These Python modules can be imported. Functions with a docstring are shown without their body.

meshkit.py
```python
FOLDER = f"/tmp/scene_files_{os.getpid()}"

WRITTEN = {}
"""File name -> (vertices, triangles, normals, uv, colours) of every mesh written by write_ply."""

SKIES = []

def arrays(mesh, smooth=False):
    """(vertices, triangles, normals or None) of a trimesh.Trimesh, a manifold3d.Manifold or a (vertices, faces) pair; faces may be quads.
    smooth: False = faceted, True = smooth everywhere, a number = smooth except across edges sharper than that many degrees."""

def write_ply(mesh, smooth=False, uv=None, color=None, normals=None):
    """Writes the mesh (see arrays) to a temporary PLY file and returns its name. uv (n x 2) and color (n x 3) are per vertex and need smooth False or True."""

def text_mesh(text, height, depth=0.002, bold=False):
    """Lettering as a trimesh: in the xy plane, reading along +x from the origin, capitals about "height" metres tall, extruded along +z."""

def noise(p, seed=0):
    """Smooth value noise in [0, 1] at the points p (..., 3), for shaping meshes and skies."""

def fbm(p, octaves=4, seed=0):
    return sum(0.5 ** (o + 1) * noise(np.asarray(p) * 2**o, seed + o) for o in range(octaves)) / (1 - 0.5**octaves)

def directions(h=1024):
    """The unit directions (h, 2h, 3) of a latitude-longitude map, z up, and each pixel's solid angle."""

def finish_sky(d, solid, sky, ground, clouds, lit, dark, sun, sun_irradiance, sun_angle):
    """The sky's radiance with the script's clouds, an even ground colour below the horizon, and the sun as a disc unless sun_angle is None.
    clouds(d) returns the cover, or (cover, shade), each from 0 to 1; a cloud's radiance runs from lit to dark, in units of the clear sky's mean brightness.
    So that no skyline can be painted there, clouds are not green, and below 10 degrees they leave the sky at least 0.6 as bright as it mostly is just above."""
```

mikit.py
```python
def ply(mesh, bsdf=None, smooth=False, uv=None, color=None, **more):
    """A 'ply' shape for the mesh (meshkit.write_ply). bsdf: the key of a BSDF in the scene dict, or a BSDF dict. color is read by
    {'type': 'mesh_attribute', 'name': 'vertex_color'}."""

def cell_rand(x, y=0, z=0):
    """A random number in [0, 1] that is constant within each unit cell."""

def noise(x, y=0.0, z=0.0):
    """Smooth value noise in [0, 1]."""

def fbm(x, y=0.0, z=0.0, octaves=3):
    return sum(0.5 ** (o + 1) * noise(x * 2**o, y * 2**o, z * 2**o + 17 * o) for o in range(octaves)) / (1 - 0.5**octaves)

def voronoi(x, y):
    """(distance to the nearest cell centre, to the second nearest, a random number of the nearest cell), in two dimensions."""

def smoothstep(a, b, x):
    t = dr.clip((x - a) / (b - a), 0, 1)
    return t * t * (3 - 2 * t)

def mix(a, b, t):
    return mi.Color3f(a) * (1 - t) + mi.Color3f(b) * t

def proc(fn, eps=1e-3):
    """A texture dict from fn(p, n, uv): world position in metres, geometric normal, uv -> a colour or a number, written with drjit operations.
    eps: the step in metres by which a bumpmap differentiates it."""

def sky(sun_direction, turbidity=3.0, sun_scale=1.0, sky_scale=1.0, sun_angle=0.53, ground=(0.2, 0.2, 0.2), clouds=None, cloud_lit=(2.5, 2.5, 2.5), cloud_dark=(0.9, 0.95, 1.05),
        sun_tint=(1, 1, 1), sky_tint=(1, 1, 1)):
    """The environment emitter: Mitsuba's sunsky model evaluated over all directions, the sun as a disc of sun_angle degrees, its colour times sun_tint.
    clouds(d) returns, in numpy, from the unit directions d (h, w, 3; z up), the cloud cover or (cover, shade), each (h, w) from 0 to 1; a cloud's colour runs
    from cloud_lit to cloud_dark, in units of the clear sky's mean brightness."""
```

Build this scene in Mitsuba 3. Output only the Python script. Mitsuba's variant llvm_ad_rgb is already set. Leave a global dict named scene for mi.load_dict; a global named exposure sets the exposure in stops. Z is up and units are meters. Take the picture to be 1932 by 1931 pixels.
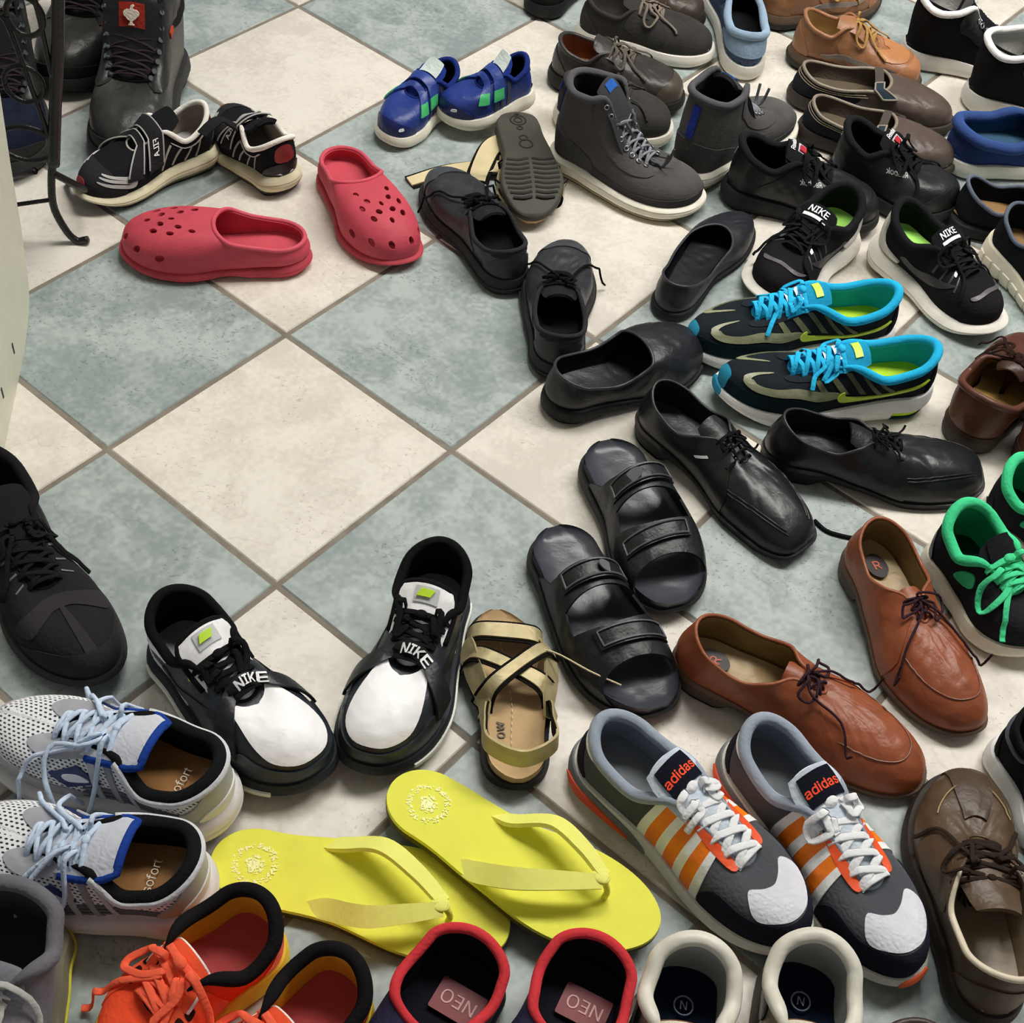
import math
import numpy as np, trimesh, shapely, drjit as dr, mitsuba as mi, mikit, meshkit
from shapely.geometry import Polygon
from scipy.interpolate import PchipInterpolator as PCH
from scipy.spatial import cKDTree

T4 = mi.ScalarTransform4f
scene, labels = {}, {}
rng = np.random.default_rng(7)

# ------------------------------------------------------------------ camera, light, exposure
TILE = 0.30
exposure = 0.08
FOCAL, PITCH, ROLL, HEIGHT = 2560.96, 0.85750, 0.14128, 1.25827
_fw = np.array([0, math.cos(PITCH), -math.sin(PITCH)])
_r = np.array([1.0, 0, 0])
_d = np.array([0, -math.sin(PITCH), -math.cos(PITCH)])
_up = -(math.sin(ROLL) * _r + math.cos(ROLL) * _d)
scene['camera'] = {'type': 'perspective', 'fov': math.degrees(2 * math.atan(966 / FOCAL)), 'fov_axis': 'x', 'near_clip': 0.05, 'far_clip': 60.0,
                   'to_world': T4().look_at(origin=[0, 0, HEIGHT], target=[0, float(_fw[1]), HEIGHT + float(_fw[2])], up=[float(x) for x in _up])}
scene['room_light'] = {'type': 'constant', 'radiance': {'type': 'rgb', 'value': [0.20, 0.207, 0.217]}}
LAMPS = [(0.1, 2.1), (1.5, 2.1)]
LAMP_RADIANCE = 23.0


# ------------------------------------------------------------------ helpers
def lin(h):
    if not isinstance(h, str):
        return np.array(h, float)
    h = h.lstrip('#')
    c = np.array([int(h[i:i + 2], 16) for i in (0, 2, 4)]) / 255.0
    return np.where(c < 0.04045, c / 12.92, ((c + 0.055) / 1.055) ** 2.4)


def c_packed(p, n, uv):
    """The colour that add() stores in a mesh's uv, with the slight unevenness of worn material."""
    r = dr.floor(uv.x)
    k = dr.floor(uv.y)
    w = 1 + k * 0.02 * (mikit.fbm(p.x * 48, p.y * 48, p.z * 48, 2) - 0.5)
    return mi.Color3f(r * 0.001, (uv.x - r - 0.001) / 0.997, (uv.y - k - 0.001) / 0.997) * w


COLOR = mikit.proc(c_packed)


def bsdf(key, rough, spec=0.5, bump=None, scale=1.0, eps=4e-4, color=None, **kw):
    b = {'type': 'principled', 'base_color': color or COLOR, 'roughness': rough, 'specular': spec, **kw}
    if bump is not None:
        b = {'type': 'bumpmap', 'height': mikit.proc(bump, eps), 'scale': scale, 'inner': b}
    scene[key] = {'type': 'twosided', 'inner': b}


def b_leather(p, n, uv):
    return mikit.noise(p.x * 90, p.y * 90, p.z * 90) * 0.0014 + mikit.noise(p.x * 420, p.y * 420, p.z * 420) * 0.00022


def b_cloth(p, n, uv):
    return mikit.noise(p.x * 420, p.y * 420, p.z * 420) * 0.0007


def b_foam(p, n, uv):
    return mikit.noise(p.x * 420, p.y * 420, p.z * 420) * 0.00025


bsdf('leather', 0.42, 0.45, b_leather)
bsdf('polished', 0.33, 0.45, b_leather, 0.45)
bsdf('cloth', 0.9, 0.15, b_cloth)
bsdf('suede', 0.95, 0.08, b_cloth, 0.8)
bsdf('rubber', 0.62, 0.3, b_foam)
bsdf('smooth', 0.45, 0.4)
bsdf('metal', 0.25, 0.5, metallic=1.0)
bsdf('gilt', 0.5, 0.5, b_leather, 1.3, metallic=0.3)
bsdf('iron', 0.38, 0.5, b_foam, 2.0)


def smoothed(mesh, angle):
    v, f, n = meshkit.arrays(mesh, angle)
    return v, f, n


def add(key, mesh, mat, color, angle=40, var=0.10, M=None, label=None, uv=None, freq=45.0):
    """One entry of the scene. mesh: (vertices, faces) or a trimesh, in its own frame; M takes it into the world."""
    if isinstance(mesh, trimesh.Trimesh):
        v, f = np.array(mesh.vertices), np.array(mesh.faces)
    else:
        v, f = np.asarray(mesh[0], float), np.asarray(mesh[1], int)
    if f.shape[1] == 4:
        f = np.vstack([f[:, [0, 1, 2]], f[:, [0, 2, 3]]])
    if M is not None:
        v = v @ M[:3, :3].T + M[:3, 3]
        if np.linalg.det(M[:3, :3]) < 0:
            f = f[:, ::-1]
    m = trimesh.Trimesh(v, f, process=False)
    if uv is None:
        if angle is not True:
            m = trimesh.graph.smooth_shade(m, angle=math.radians(angle), facet_minarea=None)
        v, f = np.array(m.vertices), np.array(m.faces)
    c = np.clip(lin(color), 0, 0.998)
    if uv is None:
        uv = np.tile([math.floor(c[0] * 1000) + .001 + .997 * c[1], round(var * 100) + .001 + .997 * c[2]], (len(v), 1))
    k, i = key, 0
    while k in scene:
        i += 1
        k = f'{key}_{i:03d}'
    scene[k] = mikit.ply(trimesh.Trimesh(v, f, process=False), mat, smooth=True, uv=uv)
    if label:
        labels[k] = {'label': label}
    return k


def free(key):
    k, i = key, 0
    while k in labels or k in scene:
        i += 1
        k = f'{key}_{i:03d}'
    return k


def thing(name, label, category, group=None):
    k = free(name)
    labels[k] = {'label': label, 'category': category}
    if group:
        labels[k]['group'] = group
    return k


def grid_faces(n, m, wrap_n=False, flip=False):
    """Quads of a grid of n x m points (index i*m + j)."""
    i, j = np.meshgrid(np.arange(n if wrap_n else n - 1), np.arange(m - 1), indexing='ij')
    i2 = (i + 1) % n
    q = np.stack([i * m + j, i2 * m + j, i2 * m + j + 1, i * m + j + 1], -1).reshape(-1, 4)
    return q[:, ::-1] if flip else q


def join(*meshes):
    vs, fs, o = [], [], 0
    for v, f in meshes:
        v, f = np.asarray(v), np.asarray(f)
        if f.shape[1] == 4:
            f = np.vstack([f[:, [0, 1, 2]], f[:, [0, 2, 3]]])
        vs.append(v)
        fs.append(f + o)
        o += len(v)
    return np.vstack(vs), np.vstack(fs)


def tm(m):
    return np.array(m.vertices), np.array(m.faces)


def curve(pts, n=40, closed=False):
    """A smooth curve through points (Catmull-Rom)."""
    p = np.asarray(pts, float)
    if closed:
        q = np.vstack([p[-1:], p, p[:2]])
    else:
        q = np.vstack([2 * p[0] - p[1], p, 2 * p[-1] - p[-2]])
    k = len(q) - 3
    t = np.linspace(0, k, n, endpoint=not closed)
    i = np.minimum(t.astype(int), k - 1)
    f = (t - i)[:, None]
    a, b, c, d = q[i], q[i + 1], q[i + 2], q[i + 3]
    return 0.5 * (2 * b + (c - a) * f + (2 * a - 5 * b + 4 * c - d) * f ** 2 + (3 * b - a - 3 * c + d) * f ** 3)


def tube(p, r, n=8, closed=False, flat=None, up=(0, 0, 1)):
    """A swept tube. r: radius (number or per point). flat: the second radius (along the frame's normal), for flat laces and bands."""
    p = np.asarray(p, float)
    m = len(p)
    if closed:
        t = np.roll(p, -1, 0) - np.roll(p, 1, 0)
    else:
        t = np.gradient(p, axis=0)
    t /= np.linalg.norm(t, axis=1, keepdims=True) + 1e-12
    u = np.broadcast_to(np.asarray(up, float), p.shape)
    a = np.cross(t, u)
    bad = np.linalg.norm(a, axis=1) < 0.15
    if bad.any():
        for i in np.nonzero(bad)[0]:
            a[i] = a[i - 1] if i else np.cross(t[i], [0.3, 1, 0.1])
    a /= np.linalg.norm(a, axis=1, keepdims=True) + 1e-12
    for i in range(1, m):
        if a[i] @ a[i - 1] < 0:
            a[i] = -a[i]
    b = np.cross(t, a)
    r = np.broadcast_to(np.asarray(r, float), (m,))
    r2 = r if flat is None else np.broadcast_to(np.asarray(flat, float), (m,))
    ang = np.arange(n) * 2 * np.pi / n
    v = p[:, None] + (r[:, None] * np.cos(ang))[..., None] * a[:, None] + (r2[:, None] * np.sin(ang))[..., None] * b[:, None]
    v = v.reshape(-1, 3)
    i, j = np.meshgrid(np.arange(m if closed else m - 1), np.arange(n), indexing='ij')
    i2 = (i + 1) % m
    f = np.stack([i * n + j, i * n + (j + 1) % n, i2 * n + (j + 1) % n, i2 * n + j], -1).reshape(-1, 4)
    if not closed:
        v = np.vstack([v, p[:1], p[-1:]])
        k = np.arange(n)
        c0 = np.stack([np.full(n, m * n), (k + 1) % n, k], 1)
        c1 = np.stack([np.full(n, m * n + 1), (m - 1) * n + k, (m - 1) * n + (k + 1) % n], 1)
        f = np.vstack([f[:, [0, 1, 2]], f[:, [0, 2, 3]], c0, c1])
    return v, f


def sheet(P, th, N=None):
    """A grid of points (n, m, 3) as a solid sheet of thickness th below it (against its normal)."""
    n, m = P.shape[:2]
    if N is None:
        du, dv = np.gradient(P, axis=0), np.gradient(P, axis=1)
        N = np.cross(du, dv)
        N /= np.linalg.norm(N, axis=-1, keepdims=True) + 1e-12
    a, b = P.reshape(-1, 3), (P - N * th).reshape(-1, 3)
    top = grid_faces(n, m)
    bot = grid_faces(n, m, flip=True) + n * m
    e = np.concatenate([np.arange(m), np.arange(1, n) * m + m - 1, (n - 1) * m + np.arange(m - 2, -1, -1), np.arange(n - 2, 0, -1) * m])
    e2 = np.roll(e, -1)
    side = np.stack([e, e + n * m, e2 + n * m, e2], 1)
    return np.vstack([a, b]), np.vstack([top, bot, side])


def gridded(poly, res, h0, h1):
    """A shapely polygon cut along a square grid, as an extruded solid (x, y, h): fine enough to be bent over a surface."""
    x0, y0, x1, y1 = poly.bounds
    xs, ys = np.arange(math.floor(x0 / res), math.ceil(x1 / res)), np.arange(math.floor(y0 / res), math.ceil(y1 / res))
    X, Y = [a.ravel() for a in np.meshgrid(xs, ys)]
    cells = shapely.box(X * res, Y * res, (X + 1) * res, (Y + 1) * res)
    shapely.prepare(poly)
    hit = shapely.intersects(poly, cells)
    cells = cells[hit]
    full = shapely.contains_properly(poly, cells)
    vs, fs, o = [], [], 0
    for c in cells[full]:
        vs.append(np.array(c.exterior.coords)[:4])
        fs.append(np.array([[0, 1, 2], [0, 2, 3]]) + o)
        o += 4
    part = shapely.intersection(poly, cells[~full])
    for g in part:
        for h in getattr(g, 'geoms', [g]):
            if h.geom_type != 'Polygon' or h.area < 1e-10:
                continue
            v, f = trimesh.creation.triangulate_polygon(h, engine='earcut')
            if len(f):
                vs.append(v)
                fs.append(f + o)
                o += len(v)
    v, f = np.vstack(vs), np.vstack(fs)
    _, first, inv = np.unique(np.round(v, 7), axis=0, return_index=True, return_inverse=True)
    v, f = v[first], inv.ravel()[f]
    ar = np.cross(v[f[:, 1]] - v[f[:, 0]], v[f[:, 2]] - v[f[:, 0]])
    f[ar > 0] = f[ar > 0][:, ::-1]
    f = f[np.abs(ar) > 1e-14][:, ::-1]
    e = np.vstack([f[:, [0, 1]], f[:, [1, 2]], f[:, [2, 0]]])
    es = {(a, b) for a, b in e.tolist()}
    bd = np.array([(a, b) for a, b in es if (b, a) not in es])
    n = len(v)
    top = np.column_stack([v, np.full(n, h1)])
    bot = np.column_stack([v, np.full(n, h0)])
    w = [np.stack([bd[:, 0], bd[:, 0] + n, bd[:, 1] + n], 1), np.stack([bd[:, 0], bd[:, 1] + n, bd[:, 1]], 1)] if len(bd) else []
    return np.vstack([top, bot]), np.vstack([f, f[:, ::-1] + n] + w)


def rot(yaw=0, pitch=0, roll=0):
    """Degrees; x is forward (toe), y left. pitch > 0 lifts the toe, roll > 0 lifts the left side."""
    a, b, c = (math.radians(t) for t in (yaw, -pitch, roll))
    Z = np.array([[math.cos(a), -math.sin(a), 0], [math.sin(a), math.cos(a), 0], [0, 0, 1]])
    Y = np.array([[math.cos(b), 0, math.sin(b)], [0, 1, 0], [-math.sin(b), 0, math.cos(b)]])
    X = np.array([[1, 0, 0], [0, math.cos(c), -math.sin(c)], [0, math.sin(c), math.cos(c)]])
    return Z @ Y @ X


def frame(x, y, yaw, z=0.0, pitch=0, roll=0):
    M = np.eye(4)
    M[:3, :3] = rot(yaw, pitch, roll)
    M[:3, 3] = [x, y, z]
    return M


def text(s, height, bold=True, depth=0.0006):
    v, f = tm(meshkit.text_mesh(s, height, depth, bold))
    v = v - [v[:, 0].mean() * 0 + (v[:, 0].max() + v[:, 0].min()) / 2, (v[:, 1].max() + v[:, 1].min()) / 2, 0]
    return v, f


# ------------------------------------------------------------------ the shoe
class Shoe:
    """A last and what is built on it. x: heel 0 to toe L, y: left, z: up. The foot's outline, the line where the upper meets the sole, the top line and
    the sections between them make one surface S(s, t): s runs round the shoe (0 heel, 0..1 left side, 1 toe, 1..2 right side), t from the sole up to the rim."""

    def __init__(self, name, label, at, category='shoe', group=None, **k):
        d = dict(L=at[3], w=0.104, heel=0.068, waist=0.078, toe_p=2.3, toe_r=0.30, heel_r=0.15, medial=-1, bend=0.010, fore=0.93, tip=0.80,
                 sole=[(0, .030), (.3, .026), (.6, .020), (.8, .021), (1, .030)], ground=[(0, .004), (.08, 0), (.75, 0), (1, .014)], ground_sharp=False,
                 open=(0.055, 0.66), throat=0.40, rim=[(.05, .078), (.16, .068), (.30, .064), (.40, .078), (.52, .066), (.66, .053)],
                 half=[(0, .026), (.15, .030), (.28, .031), (.40, .021), (.52, .015), (.66, .012)], r_back=0.12, r_front=0.03,
                 toe_a=0.036, toe_k=0.50, toe_d=-0.002, inset=0.004, bulge=0.004, bulge_top=0.002, z=0.0, pitch=0, roll=0, thick=0.0035, lean=0.0, crease=None, nt=16, nq=46)
        d.update(k)
        self.__dict__.update(d)
        self.key = thing(name, label, category, group)
        self.M = frame(at[0], at[1], at[2], self.z, self.pitch, self.roll)
        L = self.L
        ku, kw = [0, .15, .42, .68, .85, 1], np.array([self.heel, self.heel, self.waist, self.w, self.w * self.fore, self.w * self.tip]) / 2
        self._base = PCH(ku, kw)
        m = self.medial
        self._c = PCH([0, .2, .42, .7, 1], np.array([0, 0, -.004, 0, self.bend]) * m)
        self._zf = PCH(*np.array(self.sole).T)
        gx, gz = np.array(self.ground).T
        self._zg = (lambda u: np.interp(u, gx, gz)) if self.ground_sharp else PCH(gx, gz)
        self._rim = PCH(*np.array(self.rim).T)
        self._half = PCH(*np.array(self.half).T)

    # outline
    def W(self, u):
        u = np.clip(u, 0, 1)
        b = self._base(u)
        b = b * np.sqrt(np.clip(1 - np.clip(1 - u / self.heel_r, 0, 1) ** 2, 0, 1))
        a = np.clip((u - (1 - self.toe_r)) / self.toe_r, 0, 1)
        return b * np.clip(1 - a ** self.toe_p, 0, 1) ** (1 / self.toe_p)

    def foot(self, s):
        s = np.mod(np.asarray(s, float), 2)
        q = np.where(s <= 1, s, 2 - s)
        sg = np.where(s <= 1, 1.0, -1.0)
        u = (1 - np.cos(np.pi * q)) / 2
        return q, sg, u, np.stack([u * self.L, self._c(u) + sg * self.W(u)], -1)

    def foot_n(self, s, e=2e-3):
        a, b = self.foot(np.asarray(s) - e)[3], self.foot(np.asarray(s) + e)[3]
        t = b - a
        t /= np.linalg.norm(t, axis=-1, keepdims=True) + 1e-12
        return np.stack([-t[..., 1], t[..., 0]], -1)

    def q(self, u):
        return math.acos(1 - 2 * u) / math.pi

    # top line
    def rim_u(self, u):
        u0, u1 = self.open
        return u0 + (u1 - u0) * PCH([0, .3, .5, .65, .8, 1], [0, .43, .70, .865, .96, 1])(u)

    def opening(self, ut):
        u0, u1 = self.open
        h = self._half(np.clip(ut, u0, u1))
        h = h * np.sqrt(np.clip(1 - np.clip(1 - (ut - u0) / self.r_back, 0, 1) ** 2, 0, 1))
        return h * np.sqrt(np.clip(1 - np.clip(1 - (u1 - ut) / self.r_front, 0, 1) ** 2, 0, 1))

    def top(self, s):
        q, sg, u, _ = self.foot(s)
        ut = self.rim_u(u)
        return np.stack([ut * self.L, self._c(ut) + sg * self.opening(ut), self._rim(ut)], -1), ut

    def S(self, s, t):
        s, t = np.broadcast_arrays(np.asarray(s, float), np.asarray(t, float))
        q, sg, u, xy = self.foot(s)
        n = self.foot_n(s)
        P3, ut = self.top(s)
        P0 = np.concatenate([xy - n * self.inset, self._zf(u)[..., None]], -1)
        H = P3[..., 2] - P0[..., 2]
        D = P0 - P3
        D[..., 2] = 0
        n3 = np.concatenate([n, np.zeros_like(n[..., :1])], -1)
        f = PCH([0, .35, .6, .85, 1], [0, 0, .45, 1, 1])(u)
        a1 = (1 - f) * 0.42 * H + f * self.toe_a
        k2 = PCH([0, .3, .55, .8, 1], [.05, .25, .42, self.toe_k, self.toe_k])(u)
        d2 = (1 - f) * (-0.30 * H) + f * self.toe_d
        P1 = P0 + n3 * self.bulge + a1[..., None] * np.array([0, 0, 1])
        P2 = P3 + D * k2[..., None] + n3 * (self.bulge_top * (1 - f))[..., None] + d2[..., None] * np.array([0, 0, 1])
        t = t[..., None]
        P = (1 - t) ** 3 * P0 + 3 * (1 - t) ** 2 * t * P1 + 3 * (1 - t) * t ** 2 * P2 + t ** 3 * P3
        if self.crease:
            amp, c0, c1, k = self.crease
            x = P[..., 0] / self.L
            win = np.clip((x - c0) / .06, 0, 1) * np.clip((c1 - x) / .06, 0, 1) * np.clip(t[..., 0] * 2.5 - .3, 0, 1)
            ph = 2 * np.pi * k * (x + .10 * np.cos(P[..., 1] * 60) + .02 * np.sin(P[..., 1] * 140 + k))
            P[..., 2] -= amp * win * (0.5 + 0.5 * np.cos(ph)) ** 2
        return P

    def N(self, s, t, e=4e-3):
        s, t = np.broadcast_arrays(np.asarray(s, float), np.asarray(t, float))
        t = np.clip(t, 0.01, 0.99)
        ds = self.S(s + e, t) - self.S(s - e, t)
        dt = self.S(s, t + .01) - self.S(s, t - .01)
        n = np.cross(dt, ds)
        return n / (np.linalg.norm(n, axis=-1, keepdims=True) + 1e-12)

    def sole_S(self, s, f, off=0.0):
        """The sole's side wall: f 0 at the ground, 1 at the upper."""
        s, f = np.broadcast_arrays(np.asarray(s, float), np.asarray(f, float))
        q, sg, u, xy = self.foot(s)
        n = self.foot_n(s)
        z0, z1 = self._zg(u), self._zf(u)
        o = off + getattr(self, 'sole_bulge', 0.003) * np.sin(np.pi * np.clip(f, 0, 1)) - getattr(self, 'tuck', 0.003) * np.clip(0.25 - f, 0, 1) * 4
        return np.concatenate([xy + n * o[..., None], (z0 + (z1 - z0) * f)[..., None]], -1)

    # ---- builders
    def add(self, part, mesh, mat, color, **k):
        return add(f'{self.key}__{part}', mesh, mat, color, M=self.M, **k)

    def build_sole(self, part, f0, f1, mat, color, off=0.0, rows=4, steps=None, **k):
        s = np.linspace(0, 2, 2 * self.nq, endpoint=False)
        fs = np.linspace(f0, f1, rows)
        rings = [self.sole_S(s, np.full_like(s, f), off) for f in fs]
        if steps:  # grooves: a list of (f, depth) rings
            rings = [self.sole_S(s, np.full_like(s, f), off + dd) for f, dd in steps]
        n = len(s)
        P = np.stack(rings, 1)
        m = P.shape[1]
        v, f = P.reshape(-1, 3), grid_faces(n, m, True, flip=True)
        # caps: strips between the left and the right side
        def cap(j, flip):
            i = np.arange(1, n // 2)
            a = np.concatenate([[0], i, [n // 2]])
            b = np.concatenate([[0], n - i, [n // 2]])
            fq = np.stack([a[:-1] * m + j, a[1:] * m + j, b[1:] * m + j, b[:-1] * m + j], 1)
            return fq[:, ::-1] if flip else fq
        f = np.vstack([f, cap(0, False), cap(m - 1, True)])
        tri = np.vstack([f[:, [0, 1, 2]], f[:, [0, 2, 3]]])
        tri = tri[(tri[:, 0] != tri[:, 1]) & (tri[:, 1] != tri[:, 2]) & (tri[:, 0] != tri[:, 2])]
        return self.add(part, (v, tri), mat, color, angle=50, **k)

    def grid(self, off=0.0, t0=0.0, t1=1.0):
        s = np.linspace(0, 2, 2 * self.nq, endpoint=False)
        t = np.linspace(t0, t1, self.nt)
        s, t = np.meshgrid(s, t, indexing='ij')
        return self.S(s, t) + (self.N(s, t) * off if off else 0)

    def build_upper(self, mat, color, part='upper', **k):
        P = self.grid()
        self.vtop = P.reshape(-1, 3)
        self.tree = cKDTree(self.vtop[:, :2])
        return self.add(part, (P.reshape(-1, 3), grid_faces(P.shape[0], P.shape[1], True, flip=True)), mat, color, angle=True, **k)

    def build_lining(self, mat, color, **k):
        P = self.grid(-self.thick)
        P[..., 2] = np.maximum(P[..., 2], self._zg(np.clip(P[..., 0] / self.L, 0, 1)) + 0.004)
        return self.add('lining', (P.reshape(-1, 3), grid_faces(P.shape[0], P.shape[1], True)), mat, color, angle=True, **k)

    def build_insole(self, mat, color, lift=0.003, u1=0.96, inset=0.007, **k):
        u = 0.02 + (u1 - 0.02) * (1 - np.cos(np.linspace(0, np.pi, 40))) / 2
        w = np.maximum(self.W(u) - inset, 0.001)
        j = np.linspace(-1, 1, 9)
        P = np.stack([np.broadcast_to((u * self.L)[:, None], (40, 9)), self._c(u)[:, None] + w[:, None] * j, (self._zf(u) + lift)[:, None] + 0.003 * j ** 2], -1)
        self.insole_z = lambda x: float(self._zf(x / self.L) + lift)
        return self.add('insole', sheet(P, 0.003), mat, color, **k)

    def build_collar(self, r, mat, color, part='collar', s_end=None, r_slot=None, drop=0.0, seg=64, **k):
        """A roll along the rim. s_end: up to which s on both sides (None: all the way round)."""
        if s_end is None:
            s = np.linspace(0, 2, 2 * seg, endpoint=False)
            p = self.top(s)[0] - [0, 0, drop]
            rr = np.full(len(s), r)
            if r_slot is not None:
                q = np.where(s <= 1, s, 2 - s)
                rr = np.where(q > self.q_top(self.throat), r_slot, r)
                for _ in range(4):
                    rr = (np.roll(rr, 1) + rr + np.roll(rr, -1)) / 3
            return self.add(part, tube(p, rr, 10, True), mat, color, angle=True, **k)
        s = np.linspace(-s_end, s_end, seg)
        p = self.top(s)[0] - [0, 0, drop]
        return self.add(part, tube(p, r * np.clip(1.0 - 0.5 * np.abs(np.linspace(-1, 1, seg)) ** 6, .3, 1), 10), mat, color, angle=True, **k)

    def q_top(self, ut):
        """The s on the left side whose rim point lies at ut."""
        qs = np.linspace(0, 1, 400)
        return float(np.interp(ut, self.rim_u((1 - np.cos(np.pi * qs)) / 2), qs))

    def patch(self, part, pts, mat, color, h=0.0014, smooth=True, both=False, on='upper', res=0.007, n=48, base=-0.0006, off=0.0, **k):
        """A piece sewn on the upper (or moulded on the sole): an outline in (s, t), bent over the surface with a thickness of its own."""
        sides = [pts] + ([[(2 - a, b) for a, b in pts]] if both else [])
        sx, sy = self.L * 1.08, 0.075 if on == 'upper' else 0.03
        out = []
        for p in sides:
            p = np.asarray(p, float)
            if smooth:
                p = curve(p, n, True)
            poly = Polygon(p * [sx, sy]).buffer(0)
            if on == 'upper':
                poly = poly.intersection(shapely.box(-9, -0.01 * sy, 9, 1.0 * sy))
            meshes = []
            for g in getattr(poly, 'geoms', [poly]):
                if g.is_empty or g.geom_type != 'Polygon':
                    continue
                v, f = gridded(g, res, base, h)
                meshes.append(self.lay(v, f, sx, sy, on, off))
            out.append(self.add(part, join(*meshes), mat, color, **k))
        return out

    def lay(self, v, f, sx, sy, on='upper', off=0.0):
        s, t, h = v[:, 0] / sx, v[:, 1] / sy, v[:, 2]
        if on == 'upper':
            return self.S(s, t) + self.N(s, t) * h[:, None], f
        P = self.sole_S(s, t, off)
        n = self.foot_n(s)
        return P + np.column_stack([n, np.zeros(len(n))]) * h[:, None], f

    def writing(self, part, txt, s, t, height, mat, color, angle=0, on='upper', lift=0.0008, bold=True, **k):
        """Lettering bent over the side."""
        v, f = text(txt, height, bold) if isinstance(txt, str) else txt
        a = math.radians(angle)
        x, y = v[:, 0] * math.cos(a) - v[:, 1] * math.sin(a), v[:, 0] * math.sin(a) + v[:, 1] * math.cos(a)
        P0 = self.S(s, t)
        e = 1e-3
        ms = np.linalg.norm(self.S(s + e, t) - self.S(s - e, t)) / (2 * e)
        mt = np.linalg.norm(self.S(s, t + e) - self.S(s, t - e)) / (2 * e)
        sgn = -1 if np.mod(s, 2) < 1 else 1
        ss, tt = s + sgn * x / ms, t + y / mt
        V = self.S(ss, tt) + self.N(ss, tt) * (lift + v[:, 2])[:, None]
        return self.add(part, (V, f), mat, color, angle=30, var=0, **k)

    def tongue_P(self, v, w):
        v, w = np.broadcast_arrays(np.asarray(v, float), np.asarray(w, float))
        g = self.tongue
        u = g['u0'] + (g['u1'] - g['u0']) * v
        z = PCH([0, .35, .7, 1], g['z'])(v)
        hw = PCH([0, .5, .85, 1], g['w'])(v) * (1 - 0.10 * np.clip(v - .9, 0, 1) * 10 * w ** 2)
        return np.stack([u * self.L + g.get('tip', 0.0) * w ** 2 * np.clip(v - .6, 0, 1), self._c(u) + g.get('shift', 0) * v + hw * w, z - g.get('curl', 0.010) * w ** 2], -1)

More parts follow.
